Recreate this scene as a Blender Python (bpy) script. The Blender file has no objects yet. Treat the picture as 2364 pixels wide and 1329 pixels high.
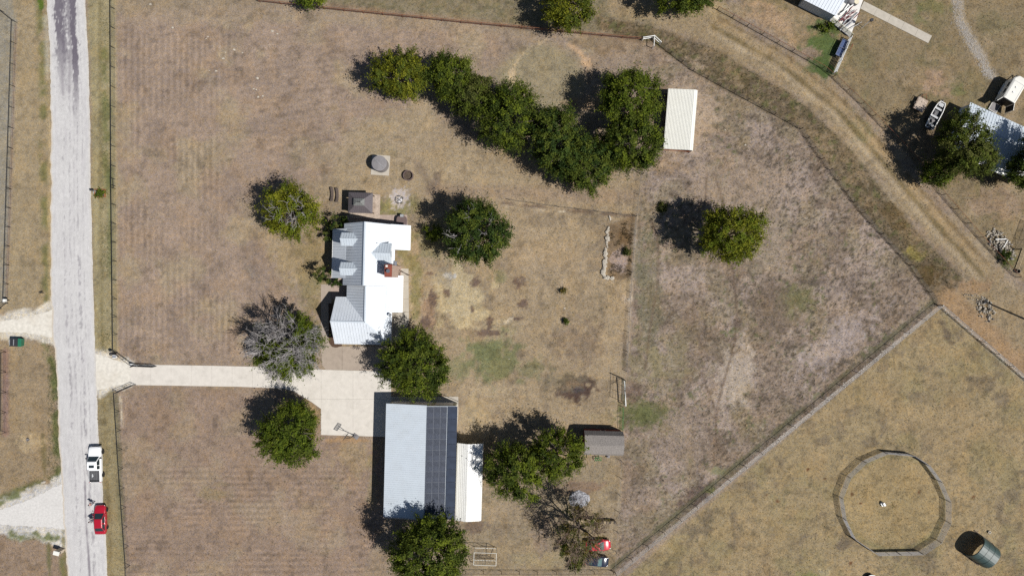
import bpy, bmesh, math, random
import numpy as np
from mathutils import Vector, Matrix, Euler

# ------------------------------------------------------------------ camera, sky, sun, exposure
SC = bpy.context.scene
COL = SC.collection
H = 112.6            # camera height above the ground, metres
PPM = 14.0           # photograph pixels per metre on the ground
cam_d = bpy.data.cameras.new('camera'); cam_d.lens = 24.0; cam_d.sensor_width = 36.0
cam_d.clip_start = 1.0; cam_d.clip_end = 6000
cam = bpy.data.objects.new('camera', cam_d); COL.objects.link(cam)
cam.location = (0, 0, H); cam.rotation_euler = (0, 0, 0)
SC.camera = cam

SUN_EL, SUN_AZ = 54.0, -23.5        # elevation; direction towards the sun measured from +x (image right), negative = down
world = bpy.data.worlds.new('World'); SC.world = world; world.use_nodes = True
wn = world.node_tree.nodes; wl = world.node_tree.links
for n in list(wn): wn.remove(n)
sky = wn.new('ShaderNodeTexSky'); sky.sky_type = 'NISHITA'; sky.sun_disc = False
sky.sun_elevation = math.radians(SUN_EL); sky.sun_rotation = math.radians(90 - SUN_AZ)
sky.air_density = 1.0; sky.dust_density = 0.6
bg = wn.new('ShaderNodeBackground'); bg.inputs['Strength'].default_value = 0.05
wo = wn.new('ShaderNodeOutputWorld')
wl.new(sky.outputs[0], bg.inputs[0]); wl.new(bg.outputs[0], wo.inputs[0])
sl = bpy.data.lights.new('sun', 'SUN'); sl.energy = 5.0; sl.angle = math.radians(0.5); sl.color = (1.0, 0.965, 0.91)
sun = bpy.data.objects.new('sun', sl); COL.objects.link(sun)
a_, e_ = math.radians(SUN_AZ), math.radians(SUN_EL)
sdir = Vector((math.cos(e_) * math.cos(a_), math.cos(e_) * math.sin(a_), math.sin(e_)))
sun.location = sdir * 200
sun.rotation_euler = sdir.to_track_quat('Z', 'Y').to_euler()
SC.view_settings.view_transform = 'Standard'; SC.view_settings.look = 'None'
SC.view_settings.exposure = 0.12; SC.view_settings.gamma = 1.0
SC.view_settings.use_curve_mapping = False
try:
    SC.cycles.max_bounces = 5; SC.cycles.diffuse_bounces = 2; SC.cycles.use_denoising = False
    SC.cycles.transparent_max_bounces = 4
except Exception: pass

# ------------------------------------------------------------------ helpers
RND = random.Random(7)
def P(px, py, z=0.0):
    """a point of the photograph, seen straight down, to the place at height z"""
    k = 1 - z / H
    return Vector(((px - 1182) / PPM * k, (664.5 - py) / PPM * k, z))
def lin(c):
    out = []
    for v in c[:3]:
        v = v / 255.0
        out.append(v / 12.92 if v <= 0.04045 else ((v + 0.055) / 1.055) ** 2.4)
    return out
def tag(o, label=None, cat=None, group=None, kind=None):
    if label: o['label'] = label
    if cat: o['category'] = cat
    if group: o['group'] = group
    if kind: o['kind'] = kind
    return o
def T(name, label, cat, loc=(0, 0, 0), rz=0.0, group=None):
    o = bpy.data.objects.new(name, None); COL.objects.link(o)
    o.location = loc; o.rotation_euler = (0, 0, rz); o.empty_display_size = 0.3
    return tag(o, label, cat, group)

class MB:
    def __init__(s): s.v = []; s.f = []
    def poly(s, pts):
        b = len(s.v); s.v += [tuple(p) for p in pts]; s.f.append(tuple(range(b, b + len(pts)))); return s
    def box(s, c, d, rz=0.0, m=None):
        b = len(s.v); x, y, z = d[0] / 2, d[1] / 2, d[2] / 2
        R = m if m is not None else Matrix.Rotation(rz, 3, 'Z')
        c = Vector(c)
        for sz in (-1, 1):
            for sx, sy in ((-1, -1), (1, -1), (1, 1), (-1, 1)):
                s.v.append(tuple(c + R @ Vector((sx * x, sy * y, sz * z))))
        for q in ((0, 3, 2, 1), (4, 5, 6, 7), (0, 1, 5, 4), (1, 2, 6, 5), (2, 3, 7, 6), (3, 0, 4, 7)):
            s.f.append(tuple(b + i for i in q))
        return s
    def bar(s, p0, p1, w, h):
        p0 = Vector(p0); p1 = Vector(p1); d = p1 - p0; L = d.length
        if L < 1e-6: return s
        x = d / L; up = Vector((0, 0, 1)) if abs(x.z) < 0.95 else Vector((1, 0, 0))
        y = up.cross(x).normalized(); z = x.cross(y)
        R = Matrix((x, y, z)).transposed()
        return s.box((p0 + p1) / 2, (L, w, h), m=R)
    def tube(s, p0, p1, r0, r1=None, n=6, caps=True):
        r1 = r0 if r1 is None else r1
        p0 = Vector(p0); p1 = Vector(p1); d = (p1 - p0)
        if d.length < 1e-6: return s
        x = d.normalized(); up = Vector((0, 0, 1)) if abs(x.z) < 0.9 else Vector((1, 0, 0))
        a = up.cross(x).normalized(); c = x.cross(a); b = len(s.v)
        for p, r in ((p0, r0), (p1, r1)):
            for i in range(n):
                t = 2 * math.pi * i / n
                s.v.append(tuple(p + (a * math.cos(t) + c * math.sin(t)) * r))
        for i in range(n):
            j = (i + 1) % n; s.f.append((b + i, b + j, b + n + j, b + n + i))
        if caps:
            s.f.append(tuple(b + i for i in reversed(range(n)))); s.f.append(tuple(b + n + i for i in range(n)))
        return s
    def prism(s, pts, z0, z1):
        b = len(s.v); n = len(pts)
        a = sum(pts[i][0] * pts[(i + 1) % n][1] - pts[(i + 1) % n][0] * pts[i][1] for i in range(n))
        if a < 0: pts = list(reversed(pts))
        for z in (z0, z1):
            for p in pts: s.v.append((p[0], p[1], z))
        s.f.append(tuple(b + i for i in reversed(range(n)))); s.f.append(tuple(b + n + i for i in range(n)))
        for i in range(n):
            j = (i + 1) % n; s.f.append((b + i, b + j, b + n + j, b + n + i))
        return s
    def lathe(s, prof, n=16, c=(0, 0, 0), axis='Z', cap=True):
        b = len(s.v)
        for r, z in prof:
            for i in range(n):
                t = 2 * math.pi * i / n
                x, y = r * math.cos(t), r * math.sin(t)
                p = (x, y, z) if axis == 'Z' else ((x, z, y) if axis == 'Y' else (z, x, y))
                s.v.append((p[0] + c[0], p[1] + c[1], p[2] + c[2]))
        for k in range(len(prof) - 1):
            for i in range(n):
                j = (i + 1) % n
                s.f.append((b + k * n + i, b + k * n + j, b + (k + 1) * n + j, b + (k + 1) * n + i))
        if cap:
            s.f.append(tuple(b + i for i in reversed(range(n))))
            s.f.append(tuple(b + (len(prof) - 1) * n + i for i in range(n)))
        return s
    def loft(s, rings, cap=True):
        b = len(s.v); n = len(rings[0])
        for r in rings: s.v += [tuple(p) for p in r]
        for k in range(len(rings) - 1):
            for i in range(n):
                j = (i + 1) % n
                s.f.append((b + k * n + i, b + k * n + j, b + (k + 1) * n + j, b + (k + 1) * n + i))
        if cap:
            s.f.append(tuple(b + i for i in reversed(range(n))))
            s.f.append(tuple(b + (len(rings) - 1) * n + i for i in range(n)))
        return s
    def blob(s, c, r, seed=0, amp=0.2, sub=1):
        bm = bmesh.new(); bmesh.ops.create_icosphere(bm, subdivisions=sub, radius=1.0)
        rg = random.Random(seed); b = len(s.v); bm.verts.ensure_lookup_table()
        for v in bm.verts:
            k = 1 + rg.uniform(-amp, amp)
            s.v.append((c[0] + v.co.x * r[0] * k, c[1] + v.co.y * r[1] * k, c[2] + v.co.z * r[2] * k))
        for f in bm.faces: s.f.append(tuple(b + v.index for v in f.verts))
        bm.free(); return s
    def mesh(s, name, mat, smooth=False):
        me = bpy.data.meshes.new(name); me.from_pydata(s.v, [], s.f)
        if mat is not None: me.materials.append(mat)
        if smooth: me.shade_smooth()
        me.update(); return me

def add(name, m, mat=None, parent=None, loc=None, rz=None, smooth=False, kind=None):
    me = m.mesh(name, mat, smooth) if isinstance(m, MB) else m
    o = bpy.data.objects.new(name, me); COL.objects.link(o)
    if parent is not None: o.parent = parent
    if loc is not None: o.location = loc
    if rz is not None: o.rotation_euler = (0, 0, rz)
    if kind: o['kind'] = kind
    return o
def one(name, label, cat, m, mat, loc=(0, 0, 0), rz=0, group=None, smooth=False, kind=None):
    o = add(name, m, mat, None, loc, rz, smooth); return tag(o, label, cat, group, kind)
def copy_tree(o, parent=None):
    c = o.copy(); COL.objects.link(c)
    if parent is not None: c.parent = parent
    for ch in list(o.children): copy_tree(ch, c)
    return c

def recalc(me):
    bm = bmesh.new(); bm.from_mesh(me); bmesh.ops.recalc_face_normals(bm, faces=bm.faces); bm.to_mesh(me); bm.free(); return me

# ------------------------------------------------------------------ numpy noise
def vnoise(x, y, seed):
    rs = np.random.RandomState(seed); G = rs.rand(256, 256)
    xi = np.floor(x).astype(np.int64); yi = np.floor(y).astype(np.int64)
    fx = x - xi; fy = y - yi
    fx = fx * fx * (3 - 2 * fx); fy = fy * fy * (3 - 2 * fy)
    a = G[xi & 255, yi & 255]; b = G[(xi + 1) & 255, yi & 255]; c = G[xi & 255, (yi + 1) & 255]; d = G[(xi + 1) & 255, (yi + 1) & 255]
    return (a * (1 - fx) + b * fx) * (1 - fy) + (c * (1 - fx) + d * fx) * fy
def fbm(x, y, scale, seed, octv=4, gain=0.55):
    s = np.zeros_like(x); a = 1.0; t = 0.0; f = 1.0 / scale
    for k in range(octv):
        s += a * vnoise(x * f + 17.3 * k, y * f + 9.1 * k, seed + k); t += a; a *= gain; f *= 2.03
    return s / t
def sstep(e0, e1, x):
    t = np.clip((x - e0) / (e1 - e0), 0, 1); return t * t * (3 - 2 * t)
def pdist(u, v, poly):
    """signed distance to a polygon in pixels, positive inside"""
    n = len(poly); ins = np.zeros(u.shape, bool); d = np.full(u.shape, 1e9)
    for i in range(n):
        x0, y0 = poly[i]; x1, y1 = poly[(i + 1) % n]
        dx, dy = x1 - x0, y1 - y0; L = dx * dx + dy * dy + 1e-9
        t = np.clip(((u - x0) * dx + (v - y0) * dy) / L, 0, 1)
        d = np.minimum(d, np.hypot(u - x0 - t * dx, v - y0 - t * dy))
        c = ((y0 > v) != (y1 > v)) & (u < (x1 - x0) * (v - y0) / (y1 - y0 + 1e-12) + x0)
        ins ^= c
    return np.where(ins, d, -d)
def ldist(u, v, line):
    d = np.full(u.shape, 1e9)
    for (x0, y0), (x1, y1) in zip(line[:-1], line[1:]):
        dx, dy = x1 - x0, y1 - y0; L = dx * dx + dy * dy + 1e-9
        t = np.clip(((u - x0) * dx + (v - y0) * dy) / L, 0, 1)
        d = np.minimum(d, np.hypot(u - x0 - t * dx, v - y0 - t * dy))
    return d

def set_attr(me, cols):
    at = me.color_attributes.new('Col', 'FLOAT_COLOR', 'POINT')
    a = np.ones((len(me.vertices), 4), np.float32); a[:, :3] = cols
    at.data.foreach_set('color', a.ravel())
def np_mesh(name, verts, faces, mat):
    """verts (n,3), faces (m,4) fast path"""
    me = bpy.data.meshes.new(name); n, m = len(verts), len(faces); k = faces.shape[1]
    me.vertices.add(n); me.vertices.foreach_set('co', verts.astype(np.float32).ravel())
    me.loops.add(m * k); me.loops.foreach_set('vertex_index', faces.astype(np.int32).ravel())
    me.polygons.add(m); me.polygons.foreach_set('loop_start', np.arange(0, m * k, k, dtype=np.int32))
    try: me.polygons.foreach_set('loop_total', np.full(m, k, np.int32))
    except Exception: pass
    me.materials.append(mat); me.update(calc_edges=True); return me
def grid_faces(nx, ny):
    i, j = np.meshgrid(np.arange(nx - 1), np.arange(ny - 1), indexing='ij')
    a = (i * ny + j).ravel()
    return np.stack([a, a + ny, a + ny + 1, a + 1], 1)

# ------------------------------------------------------------------ materials
def nodes_of(name):
    m = bpy.data.materials.new(name); m.use_nodes = True
    nt = m.node_tree; b = nt.nodes['Principled BSDF']; return m, nt, b
def M(name, rgb, rough=0.7, metal=0.0, var=0.12, scale=2.0, bump=0.0, spec=0.4, dirt=None, dirt_amt=0.5, coat=0.0, dscale=0.5):
    m, nt, b = nodes_of(name); N = nt.nodes; Lk = nt.links
    b.inputs['Roughness'].default_value = rough; b.inputs['Metallic'].default_value = metal
    b.inputs['Specular IOR Level'].default_value = spec; b.inputs['Coat Weight'].default_value = coat
    tc = N.new('ShaderNodeTexCoord')
    nz = N.new('ShaderNodeTexNoise'); nz.inputs['Scale'].default_value = scale; nz.inputs['Detail'].default_value = 5
    Lk.new(tc.outputs['Object'], nz.inputs['Vector'])
    mx = N.new('ShaderNodeMix'); mx.data_type = 'RGBA'
    mx.inputs[6].default_value = (*[c * (1 - var) for c in rgb], 1); mx.inputs[7].default_value = (*[min(c * (1 + var), 1) for c in rgb], 1)
    mr = N.new('ShaderNodeMapRange'); mr.inputs[1].default_value = 0.3; mr.inputs[2].default_value = 0.7
    Lk.new(nz.outputs['Fac'], mr.inputs[0]); Lk.new(mr.outputs[0], mx.inputs[0])
    out = mx.outputs[2]
    if dirt:
        n2 = N.new('ShaderNodeTexNoise'); n2.inputs['Scale'].default_value = dscale; n2.inputs['Detail'].default_value = 8; n2.inputs['Roughness'].default_value = 0.7
        Lk.new(tc.outputs['Object'], n2.inputs['Vector'])
        r2 = N.new('ShaderNodeMapRange'); r2.inputs[1].default_value = 0.5; r2.inputs[2].default_value = 0.75; r2.inputs[4].default_value = dirt_amt
        Lk.new(n2.outputs['Fac'], r2.inputs[0])
        m2 = N.new('ShaderNodeMix'); m2.data_type = 'RGBA'; m2.inputs[7].default_value = (*dirt, 1)
        Lk.new(out, m2.inputs[6]); Lk.new(r2.outputs[0], m2.inputs[0]); out = m2.outputs[2]
    Lk.new(out, b.inputs['Base Color'])
    if bump:
        bp = N.new('ShaderNodeBump'); bp.inputs['Strength'].default_value = bump; bp.inputs['Distance'].default_value = 0.05
        Lk.new(nz.outputs['Fac'], bp.inputs['Height']); Lk.new(bp.outputs[0], b.inputs['Normal'])
    return m
def M_attr(name, rough=0.9, fine=((1.5, 0.10), (5.5, 0.26), (15.0, 0.36)), bump=0.5, straw=True):
    """colour from the mesh's own colour attribute times grain in metres"""
    m, nt, b = nodes_of(name); N = nt.nodes; Lk = nt.links
    b.inputs['Roughness'].default_value = rough; b.inputs['Specular IOR Level'].default_value = 0.15
    at = N.new('ShaderNodeAttribute'); at.attribute_name = 'Col'
    tc = N.new('ShaderNodeTexCoord'); out = at.outputs['Color']; hsum = None
    for k, (sc, amt) in enumerate(fine):
        nz = N.new('ShaderNodeTexNoise'); nz.inputs['Scale'].default_value = sc; nz.inputs['Detail'].default_value = 3
        nz.inputs['Distortion'].default_value = 0.6
        Lk.new(tc.outputs['Object'], nz.inputs['Vector'])
        mr = N.new('ShaderNodeMapRange'); mr.inputs[1].default_value = 0.28; mr.inputs[2].default_value = 0.72
        mr.inputs[3].default_value = 1 - amt; mr.inputs[4].default_value = 1 + amt
        Lk.new(nz.outputs['Fac'], mr.inputs[0])
        vm = N.new('ShaderNodeVectorMath'); vm.operation = 'SCALE'
        Lk.new(out, vm.inputs[0]); Lk.new(mr.outputs[0], vm.inputs[3]); out = vm.outputs[0]; hsum = nz
    if straw:   # hue wander: bleached straw against grey thatch
        nz = N.new('ShaderNodeTexNoise'); nz.inputs['Scale'].default_value = 2.6; nz.inputs['Detail'].default_value = 4
        Lk.new(tc.outputs['Object'], nz.inputs['Vector'])
        cr = N.new('ShaderNodeValToRGB'); cr.color_ramp.elements[0].position = 0.35; cr.color_ramp.elements[1].position = 0.65
        cr.color_ramp.elements[0].color = (0.93, 0.97, 1.06, 1); cr.color_ramp.elements[1].color = (1.08, 1.03, 0.90, 1)
        Lk.new(nz.outputs['Fac'], cr.inputs[0])
        vm = N.new('ShaderNodeVectorMath'); vm.operation = 'MULTIPLY'; Lk.new(out, vm.inputs[0]); Lk.new(cr.outputs[0], vm.inputs[1]); out = vm.outputs[0]
    Lk.new(out, b.inputs['Base Color'])
    bp = N.new('ShaderNodeBump'); bp.inputs['Strength'].default_value = bump; bp.inputs['Distance'].default_value = 0.06
    Lk.new(hsum.outputs['Fac'], bp.inputs['Height']); Lk.new(bp.outputs[0], b.inputs['Normal'])
    return m
def M_brick(name, c1, c2, mortar, sx=4.0, sy=12.0):
    m, nt, b = nodes_of(name); N = nt.nodes; Lk = nt.links
    tc = N.new('ShaderNodeTexCoord'); mp = N.new('ShaderNodeMapping'); mp.inputs['Rotation'].default_value = (math.radians(90), 0, 0)
    sp = N.new('ShaderNodeSeparateXYZ'); cb = N.new('ShaderNodeCombineXYZ'); ad = N.new('ShaderNodeMath'); ad.operation = 'ADD'
    Lk.new(tc.outputs['Object'], sp.inputs[0]); Lk.new(sp.outputs[0], ad.inputs[0]); Lk.new(sp.outputs[1], ad.inputs[1])
    Lk.new(ad.outputs[0], cb.inputs[0]); Lk.new(sp.outputs[2], cb.inputs[1])
    br = N.new('ShaderNodeTexBrick'); br.inputs['Scale'].default_value = sx
    br.inputs['Color1'].default_value = (*c1, 1); br.inputs['Color2'].default_value = (*c2, 1); br.inputs['Mortar'].default_value = (*mortar, 1)
    br.inputs['Mortar Size'].default_value = 0.02
    Lk.new(cb.outputs[0], br.inputs['Vector']); Lk.new(br.outputs['Color'], b.inputs['Base Color'])
    bp = N.new('ShaderNodeBump'); bp.inputs['Strength'].default_value = 0.5; bp.inputs['Distance'].default_value = 0.02; bp.invert = True
    Lk.new(br.outputs['Fac'], bp.inputs['Height']); Lk.new(bp.outputs[0], b.inputs['Normal'])
    b.inputs['Roughness'].default_value = 0.85
    return m
def M_leaf():
    m, nt, b = nodes_of('leaf'); N = nt.nodes; Lk = nt.links
    at = N.new('ShaderNodeAttribute'); at.attribute_name = 'Col'
    b.inputs['Roughness'].default_value = 0.7; b.inputs['Specular IOR Level'].default_value = 0.12
    Lk.new(at.outputs['Color'], b.inputs['Base Color'])
    tr = N.new('ShaderNodeBsdfTranslucent'); Lk.new(at.outputs['Color'], tr.inputs['Color'])
    mx = N.new('ShaderNodeMixShader'); mx.inputs[0].default_value = 0.3
    Lk.new(b.outputs[0], mx.inputs[1]); Lk.new(tr.outputs[0], mx.inputs[2]); Lk.new(mx.outputs[0], nt.nodes['Material Output'].inputs[0])
    return m

m_ground = M_attr('dry_ground')
m_road = M_attr('chip_seal', fine=((2.0, 0.05), (9.0, 0.09), (25.0, 0.10)), bump=0.35, straw=False)
m_leaf = M_leaf()
m_tuft = M_attr('grass_blade', fine=((3.0, 0.1),), bump=0.0, straw=False)
m_conc = M('pale_concrete', (0.54, 0.505, 0.455), 0.85, var=0.06, scale=1.2, bump=0.15, dirt=(0.38, 0.35, 0.31), dirt_amt=0.6, dscale=0.5)
m_conc_tan = M('tan_concrete', (0.32, 0.265, 0.215), 0.85, var=0.08, scale=1.4, bump=0.15, dirt=(0.22, 0.175, 0.145), dirt_amt=0.5)
m_conc_grey = M('grey_concrete', (0.40, 0.365, 0.31), 0.9, var=0.1, scale=2, bump=0.2, dirt=(0.25, 0.22, 0.18), dirt_amt=0.5)
m_patio = M('patio_paving', (0.33, 0.26, 0.22), 0.85, var=0.1, scale=3, bump=0.2, dirt=(0.24, 0.16, 0.11), dirt_amt=0.5)
m_roof = M('galvalume_roof', (0.59, 0.63, 0.68), 0.55, metal=0.0, var=0.035, scale=0.7, spec=0.35, dirt=(0.5, 0.52, 0.53), dirt_amt=0.35, dscale=0.4)
m_roof_cream = M('cream_metal_roof', (0.68, 0.675, 0.62), 0.5, var=0.03, scale=1.0, spec=0.35, dirt=(0.52, 0.5, 0.43), dirt_amt=0.3)
m_roof_white = M('white_metal_roof', (0.70, 0.70, 0.68), 0.45, var=0.03, scale=0.8, dirt=(0.55, 0.54, 0.5), dirt_amt=0.3)
m_roof_pale = M('pale_grey_metal_roof', (0.47, 0.52, 0.57), 0.55, var=0.03, scale=0.8, spec=0.3, dirt=(0.42, 0.44, 0.45), dirt_amt=0.4)
m_trim = M('white_trim', (0.72, 0.72, 0.70), 0.5, var=0.03)
m_stone = M_brick('limestone_wall', (0.42, 0.34, 0.25), (0.50, 0.42, 0.32), (0.36, 0.32, 0.27), 2.2)
m_brick = M_brick('chimney_brick', (0.50, 0.36, 0.29), (0.40, 0.26, 0.2), (0.45, 0.40, 0.35), 5.0)
m_brickcap = M('rust_cap', (0.20, 0.05, 0.03), 0.8, var=0.2, scale=3, bump=0.3, dirt=(0.14, 0.05, 0.04), dirt_amt=0.6, dscale=2)
m_glass = M('dark_glass', (0.02, 0.03, 0.035), 0.06, var=0.1, spec=0.6)
m_glass_green = M('tinted_glass', (0.09, 0.15, 0.15), 0.05, var=0.1, spec=0.9)
m_solar = M('solar_cells', (0.036, 0.043, 0.062), 0.4, var=0.3, scale=0.9, spec=0.12)
m_solar2 = M('solar_film', (0.028, 0.038, 0.062), 0.42, var=0.2, scale=0.8, spec=0.1)
m_alu = M('aluminium', (0.17, 0.185, 0.22), 0.55, metal=0.0, var=0.05)
m_steel = M('galvanised_steel', (0.36, 0.37, 0.38), 0.5, metal=0.3, var=0.15, scale=4)
m_black = M('black_pipe', (0.018, 0.018, 0.02), 0.5, var=0.2)
m_rust = M('rusty_pipe', (0.19, 0.065, 0.03), 0.8, var=0.3, scale=3, bump=0.2)
m_brownpost = M('weathered_post', (0.10, 0.075, 0.055), 0.85, var=0.25, scale=4)
m_wood = M('grey_planks', (0.43, 0.35, 0.285), 0.8, var=0.22, scale=3, bump=0.3, dirt=(0.16, 0.09, 0.05), dirt_amt=0.6, dscale=0.9)
m_logwood = M('log_bark', (0.085, 0.065, 0.055), 0.9, var=0.3, scale=5, bump=0.5)
m_cutwood = M('split_wood', (0.38, 0.30, 0.19), 0.85, var=0.3, scale=5, bump=0.3)
m_bark = M('bark', (0.11, 0.09, 0.075), 0.9, var=0.3, scale=4, bump=0.5)
m_twig = M('dead_twig', (0.30, 0.28, 0.275), 0.85, var=0.2, scale=3)
m_twig_b = M('brown_twig', (0.17, 0.12, 0.09), 0.85, var=0.3, scale=3)
m_rubber = M('rubber', (0.015, 0.015, 0.016), 0.75, var=0.2)
m_plastic = M('dark_plastic', (0.03, 0.03, 0.035), 0.5, var=0.2)
m_red = M('red_car_paint', (0.36, 0.008, 0.022), 0.25, var=0.04, spec=0.6, coat=1.0)
m_red2 = M('bright_red_paint', (0.5, 0.01, 0.03), 0.3, var=0.04, spec=0.6, coat=0.8)
m_navy = M('navy_car_paint', (0.012, 0.016, 0.035), 0.22, var=0.06, spec=0.6, coat=1.0)
m_white = M('white_car_paint', (0.78, 0.79, 0.80), 0.3, var=0.02, spec=0.5, coat=0.6)
m_offwhite = M('off_white_skin', (0.66, 0.65, 0.60), 0.5, var=0.04, scale=2, dirt=(0.5, 0.48, 0.42), dirt_amt=0.35, dscale=1)
m_chrome = M('bright_metal', (0.7, 0.7, 0.7), 0.2, metal=0.9, var=0.02)
m_redlens = M('red_lens', (0.35, 0.01, 0.01), 0.2, var=0.05)
m_green = M('green_enamel', (0.02, 0.14, 0.08), 0.45, var=0.15, spec=0.5)
m_jd = M('implement_green', (0.03, 0.16, 0.04), 0.5, var=0.2)
m_shelter = M('green_steel', (0.036, 0.062, 0.058), 0.5, metal=0.0, var=0.12, scale=1.5, spec=0.5, dirt=(0.03, 0.055, 0.06), dirt_amt=0.5)
m_cream = M('cream_liner', (0.62, 0.56, 0.42), 0.8, var=0.1)
m_gaz = M('brown_metal_roof', (0.105, 0.092, 0.10), 0.5, var=0.08, scale=2, spec=0.4)
m_gaz2 = M('grey_green_metal_roof', (0.16, 0.165, 0.16), 0.5, var=0.08, scale=2, spec=0.4)
m_shingle = M('asphalt_shingle', (0.235, 0.215, 0.20), 0.95, var=0.28, scale=7, bump=0.5, spec=0.15)
m_barnred = M('barn_red_board', (0.16, 0.03, 0.02), 0.8, var=0.2, scale=4)
m_tank = M('tank_lid', (0.20, 0.19, 0.195), 0.75, var=0.12, scale=2, dirt=(0.13, 0.12, 0.12), dirt_amt=0.6, dscale=1.2)
m_brown = M('brown_vinyl', (0.12, 0.085, 0.08), 0.6, var=0.1)
m_blue = M('blue_tarp', (0.03, 0.055, 0.14), 0.5, var=0.3, scale=3, bump=0.4)
m_rock = M('limestone_rock', (0.40, 0.36, 0.30), 0.95, var=0.3, scale=2, bump=0.6, dirt=(0.2, 0.17, 0.14), dirt_amt=0.7, dscale=2)
m_rockdark = M('charred_rock', (0.11, 0.105, 0.105), 0.95, var=0.4, scale=3, bump=0.5)
m_ash = M('ash', (0.48, 0.47, 0.48), 0.95, var=0.4, scale=4, bump=0.6)
m_char = M('char', (0.03, 0.028, 0.028), 0.95, var=0.4, scale=4, bump=0.5)
m_soil = M('dark_soil', (0.075, 0.055, 0.04), 0.95, var=0.3, scale=4, bump=0.5)
m_mulch = M('mulch_bed', (0.075, 0.045, 0.03), 0.95, var=0.35, scale=6, bump=0.6)
m_maroon = M('maroon_steel', (0.12, 0.02, 0.025), 0.6, var=0.2)
m_yellowish = M('cream_boards', (0.5, 0.48, 0.36), 0.7, var=0.12, scale=4)
m_orangewood = M('cedar_frame', (0.28, 0.12, 0.05), 0.8, var=0.2)
m_skin = M('skin', (0.45, 0.27, 0.19), 0.55, var=0.05)
m_hair = M('dark_hair', (0.02, 0.013, 0.01), 0.6, var=0.2)

# ------------------------------------------------------------------ the ground, one sheet to the horizon
GSC = 0.89
GK = 0.74     # from photographed brightness to albedo
def C(r, g, b): return np.array(lin((r, g, b))) * GK
def axis(lo, hi, step, far):
    a = np.arange(lo, hi + 1e-6, step)
    ext = np.array([1.02, 1.08, 1.3, 2.0, 4.0, 9.0, 22.0, 60.0])
    return np.concatenate([(-far * 0 + lo * ext)[::-1], a, hi * ext]) if lo < 0 else a
gx = axis(-96, 96, 0.27, 0); gy = axis(-56, 56, 0.27, 0)
GX, GY = np.meshgrid(gx, gy, indexing='ij')
U = GX * PPM + 1182; V = 664.5 - GY * PPM
class Paint:
    def __init__(s, U, V, base):
        s.U, s.V = U, V; s.n = fbm(U, V, 26, 900, 5); s.n2 = fbm(U, V, 7, 905, 3)
        s.c = np.zeros(U.shape + (3,)); s.c[:] = base; s.w = (s.n - 0.5) * 60 + (s.n2 - .5) * 14
    def mix(s, m, c): m = np.clip(m, 0, 1)[..., None]; s.c = s.c * (1 - m) + np.asarray(c) * m
    def mul(s, f): s.c = s.c * (f[..., None] if f.ndim == 2 else f)
    def poly(s, pts, c, soft=10, amt=1.0, wob=0.5):
        d = pdist(s.U, s.V, pts) + s.w * wob; s.mix(sstep(-soft, soft, d) * amt, c)
    def line(s, pts, w, c, soft=6, amt=1.0, wob=0.2, patch=0.0):
        d = w - ldist(s.U, s.V, pts) + s.w * wob; m = sstep(-soft, soft, d) * amt
        if patch: m = m * sstep(patch - .12, patch + .12, s.n)
        s.mix(m, c)
    def blob(s, x, y, rx, ry, c, amt=1.0, patch=0.45, rot=0.0, scale=12, seed=50):
        a = math.radians(rot); dx, dy = s.U - x, s.V - y
        X = (dx * math.cos(a) + dy * math.sin(a)) / rx; Y = (-dx * math.sin(a) + dy * math.cos(a)) / ry
        g = np.exp(-(X * X + Y * Y) * 1.1); nz = fbm(s.U, s.V, scale, seed, 4)
        s.mix(sstep(patch - .15, patch + .15, g * 0.75 + (nz - .5) * 1.0) * sstep(.04, .22, g) * amt, c)
base = C(158, 140, 122)
p = Paint(U, V, base)
W = lambda a, b, s, k: fbm(p.U * a, p.V * b, s, k, 5)
# front field west of the house, purplish dry thatch with golden drifts
p.poly([(262, 30), (1100, 60), (1180, 110), (820, 330), (740, 420), (740, 840), (262, 840)], C(164, 143, 126), 25)
p.mix(sstep(.5, .66, W(1, 1, 90, 11)) * .6, C(172, 155, 126))
p.mix(sstep(.52, .68, W(1, 1, 60, 12)) * .5, C(146, 128, 116))
p.poly([(262, -60), (262, 30), (1480, 88), (1660, 0), (1660, -60)], C(157, 140, 118), 12)
p.poly([(300, 20), (600, 10), (1180, 60), (1180, 85), (700, 40), (300, 60)], C(168, 148, 128), 12, .6)
# yard around the house, tan and yellow
p.poly([(560, 470), (1180, 300), (1560, 440), (1468, 500), (1440, 900), (1430, 1329), (1060, 1340), (1060, 930), (745, 930), (745, 700), (640, 600)], C(170, 150, 121), 22, .95)
p.poly([(1080, 1130), (1430, 1050), (1425, 1340), (1060, 1340)], C(156, 140, 115), 30, .9)
p.mix(sstep(.52, .64, W(1, 1, 34, 14)) * sstep(0, 40, pdist(U, V, [(640, 300), (1466, 300), (1440, 1300), (1060, 1300), (1060, 900), (640, 700)])) * .6, C(140, 124, 104))
p.blob(720, 640, 40, 150, C(140, 128, 88), .7, .42)
p.blob(700, 600, 90, 60, C(165, 143, 104), .6, .4)
p.blob(930, 560, 26, 60, C(140, 132, 84), .7, .42); p.blob(960, 660, 16, 110, C(142, 134, 88), .85, .4); p.blob(945, 600, 18, 30, C(150, 135, 88), .7)
p.blob(905, 484, 60, 26, C(134, 132, 82), .8, .42); p.blob(880, 355, 60, 16, C(146, 142, 104), .6); p.blob(930, 470, 60, 40, C(150, 142, 96), .5)
p.blob(1000, 560, 50, 60, C(140, 132, 96), .8, .42); p.blob(1150, 640, 22, 20, C(125, 125, 85), .7)
p.blob(1060, 690, 90, 90, C(200, 183, 146), .8, .42, scale=22); p.blob(1020, 640, 40, 30, C(178, 165, 142), .7); p.blob(1040, 636, 22, 9, C(205, 200, 192), .9)
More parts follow.
